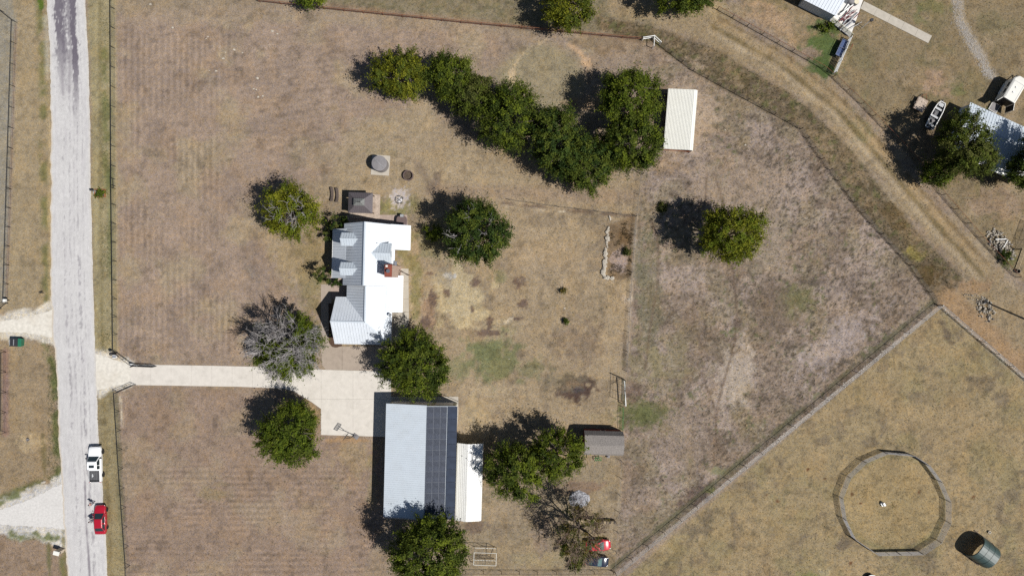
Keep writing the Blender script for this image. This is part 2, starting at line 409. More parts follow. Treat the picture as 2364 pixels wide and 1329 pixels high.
p.blob(990, 720, 22, 55, C(170, 140, 112), .9, .4); p.blob(1150, 760, 60, 40, C(188, 170, 135), .5)
for x, y, rx, ry in ((995, 632, 12, 5), (1098, 650, 12, 10), (1000, 690, 12, 22), (1090, 712, 5, 8), (1130, 742, 9, 14), (1130, 768, 40, 9), (1190, 735, 16, 5), (1030, 675, 10, 10), (985, 745, 14, 20), (1208, 700, 12, 10), (1200, 650, 16, 14)):
    p.blob(x, y, rx, ry, C(118, 98, 86), .95, .32, scale=7)
for x, y, r in ((1180, 736, 8), (1172, 744, 8), (1255, 480, 8), (1296, 488, 7)): p.blob(x, y, r * 1.4, r * .6, C(215, 200, 175), .9, .45, scale=4)
p.blob(1140, 830, 80, 62, C(128, 130, 90), .9, .38, scale=20); p.blob(1120, 810, 44, 30, C(112, 120, 78), .5, .42); p.blob(1230, 850, 50, 26, C(130, 128, 92), .7); p.blob(1060, 850, 30, 40, C(134, 136, 96), .6)
p.blob(1130, 900, 90, 22, C(182, 163, 132), .6); p.blob(1100, 960, 40, 60, C(182, 163, 130), .6)
p.blob(1340, 790, 80, 90, C(140, 122, 104), .7, .5, scale=10); p.blob(1250, 600, 120, 60, C(176, 156, 130), .5)
p.blob(1480, 960, 58, 44, C(104, 110, 66), .95, .38, scale=9); p.blob(1455, 905, 24, 30, C(124, 104, 92), .6)
p.blob(1327, 897, 48, 30, C(88, 70, 62), 1, .30, scale=12); p.blob(1322, 890, 26, 14, C(160, 122, 96), .6, .42, scale=6); p.blob(1332, 900, 18, 11, C(80, 75, 80), .8, .42, scale=5)
p.blob(1300, 880, 60, 30, C(130, 122, 100), .5)
p.blob(1430, 1010, 36, 12, C(128, 105, 90), .7); p.blob(1400, 960, 60, 14, C(176, 158, 124), .6)
p.blob(1100, 1215, 50, 22, C(118, 100, 88), .8); p.blob(1340, 1125, 70, 20, C(140, 115, 98), .7); p.blob(1160, 1190, 70, 40, C(170, 150, 125), .5)
p.blob(1250, 1290, 90, 26, C(168, 152, 116), .6); p.blob(1080, 500, 60, 16, C(150, 130, 110), .5)
p.blob(1250, 1240, 30, 60, C(150, 130, 116), .6)
# north yard between house and tree row
p.poly([(760, 340), (900, 240), (1060, 300), (1200, 400), (1180, 470), (960, 440), (780, 440)], C(172, 153, 124), 20, .7)
p.line([(960, 372), (1000, 440)], 8, C(128, 112, 98), 8, .6); p.blob(1010, 415, 14, 24, C(126, 110, 98), .7)
p.line([(1060, 457), (1260, 480), (1470, 500)], 4, C(116, 96, 82), 4, .85, .2, patch=.42); p.line([(1080, 466), (1270, 486)], 2, C(190, 172, 146), 3, .7, .2, patch=.5)
p.line([(1000, 440), (1460, 455)], 16, C(160, 138, 118), 12, .6)
p.line([(700, 424), (860, 420)], 5, C(142, 126, 104), 6, .6); p.blob(860, 300, 110, 50, C(166, 150, 124), .5)
# old lunge circle by the northern trees
arc = [(1272 + 92 * math.cos(t), 186 + 92 * math.sin(t)) for t in np.linspace(math.radians(178), math.radians(335), 30)]
p.poly([(1250 + 100 * math.cos(t), 190 + 92 * math.sin(t)) for t in np.linspace(0, 6.28, 24)], C(160, 148, 118), 14, .8)
p.line(arc[:17], 5, C(218, 192, 154), 4, .75, .4, patch=.38); p.line(arc[22:], 4, C(206, 172, 136), 4, .85, .3)
p.poly([(760, -60), (760, 8), (1065, 44), (1380, 78), (1400, 40), (1520, 60), (1560, -60)], C(140, 128, 102), 6, .9, .25); mm = sstep(.5, .62, W(1, 1, 9, 28)) * sstep(-6, 8, pdist(U, V, [(760, -60), (760, 10), (1065, 46), (1380, 80), (1520, 60), (1560, -60)])); p.mix(mm * .5, C(112, 108, 76)); p.blob(1355, 145, 12, 20, C(206, 172, 136), .8, .4)
p.blob(1400, 100, 90, 30, C(132, 112, 88), .6, .48); p.blob(1350, 240, 60, 20, C(180, 150, 116), .6)
p.line([(760, 14), (1120, 52), (1480, 93)], 5, C(150, 120, 96), 6, .5)
# the drainage strip with coarse dark grass outside the fence, and the lane
strip = [(1380, 40), (1500, 60), (1640, 110), (1830, 220), (1960, 340), (2060, 470), (2140, 560), (2225, 645), (2180, 690), (2160, 700), (2090, 610), (1980, 490), (1880, 340), (1850, 300), (1600, 165), (1500, 98), (1380, 70)]
lane = [(1660, -40), (1700, 60), (1900, 170), (2010, 290), (2120, 430), (2240, 560), (2364, 680), (2420, 720), (2364, 860), (2180, 710), (2230, 640), (2080, 470), (1960, 330), (1830, 215), (1620, 100), (1500, 50), (1400, 30), (1400, -40)]
p.poly(lane, C(160, 141, 112), 12)
p.poly(strip, C(114, 99, 78), 9, .95, .35)
m = sstep(.45, .62, W(1, 1, 20, 31)) * sstep(-6, 8, pdist(U, V, strip)); p.mix(m * .6, C(102, 92, 62))
m = sstep(.5, .62, W(1, 1, 36, 33)) * sstep(-6, 8, pdist(U, V, strip)); p.mix(m * .55, C(150, 128, 98))
m = sstep(.52, .64, W(1, 1, 6, 35)) * sstep(-6, 8, pdist(U, V, strip)); p.mix(m * .55, C(84, 74, 52))
m = sstep(.56, .66, W(1, 1, 6, 37)) * sstep(-6, 8, pdist(U, V, strip)); p.mix(m * .5, C(158, 140, 112))
m = sstep(.58, .66, W(1, 1, 10, 39)) * sstep(-6, 8, pdist(U, V, strip)); p.mix(m * .5, C(96, 104, 54))
p.blob(2110, 585, 26, 22, C(150, 136, 70), .8, .4); p.blob(2140, 640, 40, 34, C(98, 78, 44), .8, .42, scale=8); p.blob(2060, 500, 50, 26, C(112, 92, 58), .7, .42, rot=48)
p.blob(1990, 300, 60, 26, C(136, 134, 96), .7, .44, rot=45)
p.blob(1600, 25, 200, 30, C(172, 152, 116), .6)
for off, cc, ww in ((-4, C(182, 163, 134), 5), (26, C(172, 148, 112), 5), (11, C(122, 106, 70), 4.5), (38, C(134, 112, 78), 3)):
    p.line([(1640 + off * .5, 70 - off * .8), (1800 + off * .5, 160 - off * .8), (1925 + off * .7, 260 - off * .6), (2030 + off * .8, 380 - off * .5), (2150 + off * .8, 520 - off * .5), (2260 + off * .8, 640 - off * .5)], ww, cc, 4, .8, .16)
p.line([(2190, 700), (2364, 860), (2480, 960)], 34, C(166, 136, 102), 14, .9, .4)
p.blob(2250, 660, 60, 24, C(160, 130, 98), .8)
# east paddock
pad = [(1500, 100), (1600, 172), (1848, 300), (1880, 342), (1990, 492), (2100, 612), (2166, 704), (1423, 1326), (1440, 985), (1455, 760), (1470, 500), (1480, 400), (1500, 250)]
p.poly(pad, C(150, 132, 117), 8, 1, .15)
dm = sstep(-6, 10, pdist(U, V, pad))
p.mix(sstep(.48, .64, W(1, 1, 80, 41)) * dm * .75, C(172, 154, 143))
p.mix(sstep(.5, .66, W(1, 1, 55, 43)) * dm * .55, C(140, 128, 100))
p.mix(sstep(.55, .7, W(1, 1, 46, 45)) * dm * .5, C(120, 104, 92))
p.mix(sstep(.58, .67, W(1, 1, 5, 47)) * dm * .7, C(96, 84, 70)); p.mix(sstep(.60, .66, W(1, 1, 8, 470)) * dm * sstep(1550, 1800, U) * .7, C(82, 74, 62))
p.mix(sstep(.62, .72, W(1, 1, 9, 48)) * dm * sstep(.45, .6, W(1, 1, 70, 49)) * .8, C(106, 110, 72)); p.blob(1500, 700, 36, 200, C(124, 118, 94), .7, .42); p.blob(1560, 830, 60, 60, C(142, 132, 98), .6, .42)
p.mix(sstep(.6, .7, W(.6, 1.6, 5, 471)) * dm * .4, C(186, 170, 152))
p.blob(1600, 260, 70, 110, C(182, 160, 138), .8, .36); p.blob(1700, 420, 120, 70, C(170, 150, 132), .7, .4); p.blob(1545, 385, 60, 20, C(172, 148, 124), .6)
p.blob(1780, 560, 60, 120, C(176, 158, 140), .55, .45, rot=-20); p.blob(1840, 690, 60, 40, C(120, 118, 78), .75, .46, scale=8); p.blob(1870, 650, 40, 12, C(104, 92, 82), .8)
p.blob(1930, 790, 130, 50, C(180, 164, 158), .75, .40, rot=-40); p.blob(1780, 720, 60, 90, C(120, 104, 90), .6, .42); p.blob(1990, 870, 90, 40, C(116, 102, 90), .6, .42, rot=-40); p.blob(1700, 870, 50, 90, C(190, 174, 158), .75, .36, rot=15); p.blob(1560, 1010, 60, 100, C(166, 148, 134), .6, .42)
p.blob(1610, 1140, 50, 26, C(104, 88, 82), .85, .4, rot=-38); p.blob(1660, 1085, 24, 14, C(140, 140, 104), .8); p.blob(1640, 1130, 18, 12, C(124, 128, 70), .7)
p.blob(1480, 840, 60, 60, C(150, 138, 104), .6); p.blob(1480, 620, 26, 120, C(132, 126, 104), .6, .45); p.blob(1910, 560, 30, 40, C(140, 126, 108), .5)
p.line([(1648, 400), (1668, 460), (1690, 610), (1700, 700), (1698, 780), (1680, 850), (1655, 940), (1648, 1070)], 2.2, C(108, 88, 72), 2.6, .65, .04)
p.line([(1500, 500), (1520, 560), (1518, 660), (1500, 760), (1490, 850)], 2.4, C(116, 98, 82), 3, .7, .08)
p.line([(1632, 400), (1628, 470)], 2.4, C(112, 92, 76), 3, .7, .08); p.line([(1620, 860), (1650, 940)], 2.4, C(110, 92, 78), 3, .7, .08)
p.blob(1700, 745, 16, 18, C(104, 88, 80), .7)
p.line([(1522, 106), (1600, 166), (1725, 234), (1848, 300), (1878, 344), (1990, 494), (2100, 614), (2166, 706)], 1.5, C(84, 74, 54), 3, .8, .1)  # weeds at the fence foot plus the mesh's shade, painted as a dark line
p.line([(1655, 24), (1898, 160), (1923, 180), (1988, 242), (2096, 354), (2175, 452), (2260, 550), (2346, 642)], 1.5, C(88, 74, 54), 3, .7, .1)  # lane fence likewise: weeds and mesh shade put into the ground colour
p.blob(1485, 955, 66, 46, C(112, 113, 72), .8, .36, scale=7); p.blob(1485, 958, 36, 24, C(100, 108, 60), .6, .36, scale=7); p.blob(1460, 905, 26, 30, C(120, 100, 88), .7)
# fence-side worn lines
p.line([(1470, 500), (1459, 628), (1450, 766), (1447, 850)], 3, C(190, 174, 156), 3, .85, .1); p.line([(1478, 400), (1468, 500)], 3, C(180, 160, 132), 5, .6, .1)
p.blob(1450, 690, 14, 16, C(200, 180, 158), .7); p.line([(1434, 1080), (1428, 1180)], 3, C(182, 164, 136), 4, .7, .1); p.line([(1440, 770), (1446, 850)], 5, C(120, 104, 90), 8, .6)
p.poly([(1404, 520), (1464, 500), (1458, 645), (1400, 645)], C(134, 112, 86), 6, .9, .2); p.blob(1432, 600, 26, 26, C(176, 156, 148), .9, .36); p.blob(1440, 545, 18, 26, C(118, 92, 60), .8, .4, scale=6)
# north-east yard
ne = [(1700, -60), (1720, 20), (1925, 178), (2020, 272), (2100, 356), (2240, 525), (2350, 640), (2500, 760), (2500, -60)]
p.poly(ne, C(144, 127, 98), 6, 1, .12); dm = sstep(-6, 10, pdist(U, V, ne))
p.mix(sstep(.5, .66, W(1, 1, 60, 61)) * dm * .7, C(128, 118, 86)); p.mix(sstep(.52, .68, W(1, 1, 44, 63)) * dm * .6, C(164, 144, 116))
p.blob(1790, 50, 80, 34, C(176, 148, 118), .9, .38, rot=30); p.blob(1900, 110, 50, 60, C(88, 108, 56), .95, .40, scale=16); p.blob(1905, 165, 34, 22, C(78, 100, 48), .95, .4); p.blob(1875, 120, 26, 20, C(156, 134, 116), .9, .45, scale=8)
p.blob(1920, 60, 30, 14, C(86, 100, 46), .9, .4, rot=30); p.blob(2155, 190, 24, 40, C(172, 146, 122), .9, .38, rot=30); p.blob(2190, 215, 22, 16, C(172, 144, 116), .8); p.blob(2210, 205, 24, 22, C(112, 118, 72), .7)
p.blob(2150, 15, 60, 20, C(122, 120, 78), .7); p.blob(2170, 330, 90, 90, C(138, 116, 92), .7, .4); p.blob(2300, 470, 90, 50, C(158, 134, 112), .7)
p.blob(2330, 600, 24, 26, C(100, 104, 62), .8, .4, scale=6); p.blob(2120, 40, 18, 30, C(110, 116, 70), .5)
# south-east pasture
sep = [(1436, 1340), (1600, 1194), (2170, 712), (2385, 900), (2600, 1100), (2600, 1500), (1200, 1500), (1424, 1340)]
p.poly(sep, C(163, 144, 109), 5, 1, .08); dm = sstep(-4, 6, pdist(U, V, sep))
p.mix(sstep(.47, .62, W(1, 1, 60, 71)) * dm * .7, C(152, 138, 100)); p.mix(sstep(.54, .68, W(1, 1, 34, 73)) * dm * .75, C(128, 114, 94))
p.mix(sstep(.5, .66, W(1, 1, 110, 75)) * dm * .6, C(172, 149, 112)); p.mix(sstep(.6, .7, W(1, 1, 12, 77)) * dm * .45, C(116, 106, 86))
pen = [(2064 + 118 * math.cos(t), 1160 + 108 * math.sin(t)) for t in np.linspace(0, 6.28, 24)]
p.poly(pen, C(168, 146, 104), 8, .7, .15); p.line(pen + pen[:1], 4, C(132, 128, 88), 6, .5, .2)
for x, y in ((1864, 1083), (1768, 1143), (1795, 1157), (1905, 1104), (1965, 1299), (2121, 1135), (1989, 1161), (2249, 1146), (1967, 1139)): p.blob(x, y, 5, 4, C(110, 72, 44), .95, .4, scale=3)
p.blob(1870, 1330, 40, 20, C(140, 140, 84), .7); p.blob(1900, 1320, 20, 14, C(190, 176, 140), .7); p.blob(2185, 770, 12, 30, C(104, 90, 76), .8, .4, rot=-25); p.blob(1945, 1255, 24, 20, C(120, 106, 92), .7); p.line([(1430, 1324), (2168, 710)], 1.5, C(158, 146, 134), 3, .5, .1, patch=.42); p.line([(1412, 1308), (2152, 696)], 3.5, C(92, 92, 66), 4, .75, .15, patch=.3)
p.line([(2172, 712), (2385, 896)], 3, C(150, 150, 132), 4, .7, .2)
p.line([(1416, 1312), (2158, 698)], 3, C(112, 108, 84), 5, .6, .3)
# south-west field with mowing lines
swf = [(270, 893), (640, 897), (742, 945), (742, 1004), (870, 1006), (890, 1200), (830, 1330), (830, 1500), (295, 1500)]
p.poly(swf, C(157, 135, 118), 8, 1, .15); dm = sstep(-6, 10, pdist(U, V, swf))
p.mix(sstep(.5, .66, W(1, 1, 70, 81)) * dm * .5, C(168, 150, 126))
st = np.sin((V + (p.n - .5) * 5) * 2 * math.pi / 13.5) * sstep(1020, 1120, V) * dm
p.mul(1 + 0.16 * st * sstep(.35, .62, fbm(U, V, 50, 871, 4)))
p.blob(820, 1060, 60, 60, C(170, 148, 116), .7); p.blob(800, 1015, 60, 8, C(176, 142, 104), .8, .4); p.blob(720, 950, 18, 36, C(168, 140, 100), .9, .4, rot=-35); p.blob(500, 1140, 50, 24, C(150, 134, 96), .5); p.blob(860, 1100, 16, 110, C(150, 140, 104), .5)
stv = np.sin((U + (p.n - .5) * 6) * 2 * math.pi / 14) * sstep(0, 30, pdist(U, V, [(262, 60), (560, 60), (560, 840), (262, 840)]))
p.mul(1 + 0.13 * stv * sstep(.38, .62, fbm(U, V, 60, 873, 4)))
mk = sstep(0, 30, pdist(U, V, [(560, 60), (1100, 70), (830, 330), (600, 420)])); p.mul(1 + .06 * np.sin((V * .98 + U * .15 + (p.n - .5) * 16) * 2 * math.pi / 15) * mk)
mk = sstep(0, 30, pdist(U, V, [(1480, 560), (2100, 640), (1900, 900), (1470, 1200)])); p.mul(1 + .05 * np.sin((U * .93 - V * .1 + (p.n - .5) * 30) * 2 * math.pi / 19) * mk)
p.blob(575, 625, 16, 5, C(178, 174, 172), .9, .35, rot=55, scale=5); p.blob(582, 630, 30, 14, C(140, 124, 112), .8, .4, rot=50)
# verges
p.poly([(-200, -60), (112, -60), (118, 240), (118, 710), (-200, 740)], C(166, 148, 118), 5, 1, .05)
p.poly([(-200, -60), (10, -60), (39, 50), (27, 437), (14, 700), (-200, 720)], C(156, 148, 132), 4, 1, .05)
p.line([(36, 60), (24, 440), (14, 690)], 3, C(150, 128, 112), 3, .8, .05)
p.line([(92, 0), (98, 120), (102, 400), (108, 690)], 8, C(118, 118, 68), 9, .8, .3, patch=.42); p.line([(106, 40), (110, 180)], 5, C(196, 188, 170), 7, .6, .2)
p.blob(95, 15, 8, 22, C(96, 118, 40), 1, .4); p.line([(114, 250), (116, 700)], 4, C(200, 176, 132), 4, .6, .2)
p.poly([(200, -60), (266, -60), (270, 812), (216, 812), (210, 240)], C(163, 151, 116), 5, 1, .08)
p.line([(240, 120), (246, 330), (250, 440)], 10, C(120, 122, 72), 10, .8, .3, patch=.4); p.line([(230, 0), (232, 500), (236, 800)], 3, C(132, 120, 80), 4, .6, .1); p.line([(222, 0), (222, 800)], 2, C(184, 170, 128), 3, .6)
p.line([(252, 380), (255, 640)], 5, C(112, 118, 74), 6, .6, .2); p.line([(266, 0), (270, 810)], 3, C(178, 160, 124), 4, .6, .2)
p.poly([(222, 905), (262, 893), (290, 1330), (300, 1500), (250, 1500), (235, 1150)], C(157, 143, 108), 6, 1, .08)
p.line([(268, 910), (284, 1290)], 5, C(130, 124, 92), 5, .7, .2); p.line([(240, 920), (256, 1330)], 4, C(128, 112, 74), 5, .6, .2, patch=.42)
p.line([(277, 915), (283, 985)], 1.5, C(214, 200, 176), 2, .9, .1)
p.poly([(-200, 785), (95, 785), (126, 800), (138, 1105), (60, 1140), (-200, 1175)], C(160, 140, 112), 6, 1, .1)
p.line([(102, 795), (126, 860), (134, 1100)], 9, C(104, 112, 62), 7, .85, .3, patch=.35); p.line([(98, 1005), (104, 1100)], 5, C(112, 104, 66), 5, .7); p.line([(0, 1150), (60, 1125), (130, 1100)], 6, C(110, 116, 64), 6, .8, .2, patch=.4)
p.blob(70, 1020, 40, 26, C(190, 168, 132), .8, .42); p.line([(12, 812), (12, 1000)], 8, C(150, 122, 112), 4, .9, .1)
p.poly([(-200, 1228), (120, 1238), (150, 1262), (158, 1500), (-200, 1500)], C(156, 134, 114), 7, 1, .15); p.line([(20, 1238), (130, 1240)], 6, C(112, 118, 62), 5, .85, .2, patch=.4); p.line([(112, 1245), (114, 1330)], 3, C(104, 108, 62), 4, .7); p.line([(142, 1290), (146, 1340)], 5, C(104, 112, 60), 6, .8, .2)
for pl_ in ([(-200, 724), (0, 724), (85, 708), (150, 696), (150, 806), (98, 792), (50, 783), (-200, 786)], [(214, 800), (262, 820), (305, 836), (305, 893), (268, 902), (214, 918)]): p.poly(pl_, C(222, 214, 200), 5, .95, .45)
p.poly([(-200, 1186), (0, 1152), (60, 1136), (105, 1112), (160, 1090), (165, 1275), (140, 1262), (110, 1246), (60, 1239), (-200, 1232)], C(214, 210, 205), 5, .97, .55)
p.line([(0, 1230), (60, 1234), (125, 1238)], 5, C(110, 118, 62), 4, .9, .5, patch=.52); p.line([(146, 1215), (150, 1330)], 3.5, C(128, 120, 78), 3, .85, .3, patch=.4); p.line([(0, 1160), (40, 1142)], 5, C(108, 116, 62), 4, .9, .4, patch=.45)
# pale caliche spill around tracks, tank pad, fire pit
p.blob(921, 458, 25, 27, C(196, 184, 178), 1, .34, scale=5)
p.line([(2205, -40), (2216, 50), (2258, 120), (2292, 175)], 10, C(178, 166, 150), 7, .9, .25)
p.blob(1840, 80, 60, 20, C(168, 144, 112), .4)
# everywhere: clumps about half a metre to two metres
p.mul(1 + (fbm(U, V, 9, 210, 4) - .5) * .42); p.mul(1 - .22 * sstep(.60, .70, fbm(U, V, 16, 214, 5)))
yl = sstep(.5, .66, fbm(U, V, 30, 216, 5))[..., None]; p.c = p.c * (1 - yl) + p.c * np.array([1.05, 1.01, .93]) * yl; p.mul(1 + (fbm(U, V, 45, 220, 4) - .5) * .26)
lum = p.c.mean(-1, keepdims=True); p.c = (p.c * .90 + lum * .10) * GSC
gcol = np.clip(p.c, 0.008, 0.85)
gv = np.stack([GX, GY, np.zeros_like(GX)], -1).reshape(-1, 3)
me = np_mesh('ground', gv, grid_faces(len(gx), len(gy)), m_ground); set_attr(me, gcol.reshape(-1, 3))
ground = add('ground', me); ground['kind'] = 'structure'
def gcolor_at(x, y):
    i = np.clip(np.searchsorted(gx, x) - 1, 0, len(gx) - 1); j = np.clip(np.searchsorted(gy, y) - 1, 0, len(gy) - 1)
    return gcol[i, j]

# ------------------------------------------------------------------ road
LE = [(-80, 104), (0, 108), (130, 115), (240, 117), (663, 117), (776, 122), (850, 130), (1030, 136), (1110, 142), (1329, 155), (1420, 160)]
RE = [(-80, 194), (0, 197), (130, 203), (240, 207), (400, 209), (663, 215), (776, 219), (850, 221), (1030, 228), (1110, 235), (1329, 249), (1420, 255)]
def road_mesh():
    vv = np.arange(-80, 1420, 4.0); tt = np.linspace(0, 1, 46)
    L = np.interp(vv, [a for a, b in LE], [b for a, b in LE]); R = np.interp(vv, [a for a, b in RE], [b for a, b in RE])
    L = L + (fbm(vv, vv * 0, 30, 301, 5, .7) - .5) * 8; R = R + (fbm(vv, vv * 0 + 40, 40, 303, 5, .7) - .5) * 5
    Ty, Vv = np.meshgrid(tt, vv); Uu = L[:, None] * (1 - Ty) + R[:, None] * Ty
    q = Paint(Uu, Vv, C(208, 206, 205))
    streak = fbm(Uu * 1.0, Vv * .05, 3.2, 311, 4)
    q.mix(sstep(.45, .75, streak) * .3, C(180, 176, 180))
    def track(tc, w, amt, f, thr=.45):
        s = np.exp(-((Ty - tc) / w) ** 2); nz = fbm(Uu, Vv * .3, 5, 320 + int(tc * 50), 4) * .55 + fbm(Uu, Vv, 4.5, 350, 3) * .45
        q.mix(sstep(thr, thr + .22, s * .6 + (nz - .5) * 1.1) * amt * f(Vv), C(112, 106, 116))
    top = lambda v: 1 - sstep(60, 260, v); al = lambda v: v * 0 + 1.0
    track(.30, .13, .95, top, .22); track(.42, .10, .8, top, .3); track(.66, .09, 1.0, lambda v: 1 - sstep(120, 330, v), .18); track(.55, .08, .7, top, .3)
    track(.33, .04, .4, al, .55); track(.36, .07, .4, lambda v: sstep(520, 700, v), .55); track(.66, .03, .55, al, .5); track(.70, .04, .5, lambda v: sstep(500, 650, v), .5)
    track(.48, .04, .35, lambda v: 1 - sstep(900, 1000, v), .5); track(.58, .04, .3, al, .52); track(.8, .03, .35, al, .55)
    # patch outline
    for seg in ([(122, 128), (160, 128)], [(160, 128), (160, 212)], [(142, 132), (146, 218)]):
        q.mix((1 - sstep(1.5, 5, ldist(Uu, Vv, seg))) * .55, C(150, 145, 150))
    q.line([(196, 1110), (198, 1200), (206, 1300), (210, 1420)], 1.6, C(120, 112, 122), 2, .8, .1)
    e = np.minimum(Ty, 1 - Ty); q.mix((1 - sstep(.0, .07, e)) * .6, C(212, 206, 196))
    q.mix((1 - sstep(0, .05, Ty)) * .5 * sstep(200, 300, Vv), C(206, 184, 150))
    q.mul(1 + (fbm(Uu, Vv, 30, 331, 4) - .5) * .12); q.mul(1 + (fbm(Uu, Vv * .4, 4, 333, 3) - .5) * .16)
    X = (Uu - 1182) / PPM; Y = (664.5 - Vv) / PPM; Z = 0.016 + 0.03 * np.sin(Ty * math.pi)
    ny = len(tt)
    vts = np.stack([X, Y, Z], -1).reshape(-1, 3); f = grid_faces(len(vv), ny)[:, ::-1]
    me = np_mesh('road', vts, f, m_road); set_attr(me, np.clip(q.c, 0, .8).reshape(-1, 3)); recalc(me); return me
o = add('road', road_mesh()); o['kind'] = 'structure'

def ragged(poly, jit=2.0, step=5.0, seed=1):
    out = []; rg = np.random.RandomState(seed)
    for i in range(len(poly)):
        a = Vector(poly[i]); b = Vector(poly[(i + 1) % len(poly)]); n = max(1, int((b - a).length / step))
        for k in range(n):
            q = a.lerp(b, k / n); out.append((q.x + rg.uniform(-jit, jit), q.y + rg.uniform(-jit, jit)))
    return out
def sheet(name, poly, z, mat, jit=2.0, step=5.0, seed=1, kind='structure', parent=None):
    pts = ragged(poly, jit, step, seed) if jit else poly
    bm = bmesh.new(); vs = [bm.verts.new(P(a, b, 0) + Vector((0, 0, z))) for a, b in pts]
    f = bm.faces.new(vs); bmesh.ops.triangulate(bm, faces=[f]); bmesh.ops.recalc_face_normals(bm, faces=bm.faces)
    if sum(x.normal.z for x in bm.faces) < 0: bmesh.ops.reverse_faces(bm, faces=bm.faces)
    me = bpy.data.meshes.new(name); bm.to_mesh(me); bm.free(); me.materials.append(mat)
    return add(name, me, parent=parent, kind=kind)
m_grav = M('pale_gravel', (0.56, 0.53, 0.47), 0.95, var=0.12, scale=2, bump=0.4, dirt=(0.44, 0.39, 0.32), dirt_amt=0.6, dscale=0.3)
m_grav2 = M('grey_gravel', (0.515, 0.50, 0.48), 0.95, var=0.10, scale=3, bump=0.4, dirt=(0.40, 0.39, 0.38), dirt_amt=0.4, dscale=0.3)
m_rocktrail = M('loose_stone', (0.31, 0.285, 0.255), 0.95, var=0.15, scale=4, bump=0.6)
sheet('gravel_driveway', [(-70, 742), (0, 740), (40, 737), (90, 725), (122, 715), (124, 780), (100, 774), (50, 767), (0, 767), (-70, 769)], .008, m_grav, 1.5, 5, 3)
sheet('gravel_driveway', [(-70, 1198), (0, 1176), (60, 1156), (105, 1134), (150, 1112), (156, 1222), (120, 1216), (60, 1214), (0, 1210), (-70, 1210)], .008, m_grav2, 1.5, 5, 4)
sheet('gravel_apron', [(216, 814), (240, 822), (262, 830), (305, 844), (305, 884), (268, 890), (219, 902)], .009, m_grav, 1.2, 5, 5)

# ------------------------------------------------------------------ concrete slabs (each slab its own piece)
def clip_rect(poly, x0, y0, x1, y1):
    def cl(pts, ins, inter):
        out = []
        for i in range(len(pts)):
            a, b = pts[i - 1], pts[i]
            if ins(b):
                if not ins(a): out.append(inter(a, b))
                out.append(b)
            elif ins(a): out.append(inter(a, b))
        return out
    def ix(x): return lambda a, b: (x, a[1] + (b[1] - a[1]) * (x - a[0]) / (b[0] - a[0]))
    def iy(y): return lambda a, b: (a[0] + (b[0] - a[0]) * (y - a[1]) / (b[1] - a[1]), y)
    for ins, inter in ((lambda q: q[0] >= x0, ix(x0)), (lambda q: q[0] <= x1, ix(x1)), (lambda q: q[1] >= y0, iy(y0)), (lambda q: q[1] <= y1, iy(y1))):
        if not poly: return []
        poly = cl(poly, ins, inter)
    return poly
def slabs(parent, poly, xs, ys, mat, z=0.05, gap=.35, name='slab'):
    for i in range(len(xs) - 1):
        for j in range(len(ys) - 1):
            q = clip_rect(poly, xs[i] + gap, ys[j] + gap, xs[i + 1] - gap, ys[j + 1] - gap)
            if len(q) < 3: continue
            w = [P(a, b) for a, b in q]; ar = abs(sum(w[k].x * w[(k + 1) % len(w)].y - w[(k + 1) % len(w)].x * w[k].y for k in range(len(w)))) / 2
            if ar < .05: continue
            add(name, MB().prism([(a.x, a.y) for a in w], 0.0, z), mat, parent)
def pave(name): o = bpy.data.objects.new(name, None); COL.objects.link(o); o['kind'] = 'structure'; return o
drv = pave('driveway')
slabs(drv, [(302, 841), (450, 843), (640, 847), (752, 853), (903, 857), (903, 1008), (741, 1003), (741, 943), (719, 927), (679, 903), (655, 896), (550, 892), (302, 888)],
      [301, 348, 395, 442, 489, 536, 583, 630, 677, 741.5, 815, 904], [830, 921, 1010], m_conc, gap=.13, name='concrete_slab')
court = pave('forecourt')
slabs(court, [(741, 656), (764, 656), (770, 800), (905, 798), (905, 856.4), (752, 852.4), (744, 843), (741, 800)], [740, 790, 848, 906], [650, 700, 750, 798, 858], m_conc_tan, .055, .25, 'concrete_slab')
walk = pave('side_path')
slabs(walk, [(905, 619), (943, 620), (944, 742), (925, 790), (905, 790)], [904, 946], [618, 650, 690, 720, 760, 792], m_conc_grey, .05, .3, 'concrete_slab')
apr = pave('workshop_apron')
slabs(apr, [(893, 915), (1058, 915), (1058, 960), (1053, 1010), (1053, 1024), (893, 1024)], [892, 940, 990, 1060], [914, 960, 1026], m_conc_grey, .045, .3, 'concrete_slab')
sheet('planting_bed', [(758, 700), (790, 700), (790, 798), (779, 802), (766, 800), (759, 790)], .058, m_mulch, .6, 5, 8)
pat = pave('patio')
slabs(pat, [(800, 496), (940, 496), (941, 522), (800, 522)], [799, 835, 870, 905, 942], [495, 524], m_patio, .05, .25, 'paving_slab')
sheet('front_path', [(757, 640), (800, 640), (800, 690), (757, 690)], .03, m_patio, .3, 9, 9)
sw = pave('sidewalk')
a0, a1 = Vector((1990, 12)), Vector((2147, 92)); dv = (a1 - a0).normalized(); nv = Vector((-dv.y, dv.x)) * 9.5
for k in range(5):
    s0 = a0.lerp(a1, k / 5); s1 = a0.lerp(a1, (k + 1) / 5) - dv * .3
    q = [P(*(s0 + nv)), P(*(s1 + nv)), P(*(s1 - nv)), P(*(s0 - nv))]
    add('concrete_slab', MB().prism([(a.x, a.y) for a in q], 0, .08), m_conc_grey, sw)

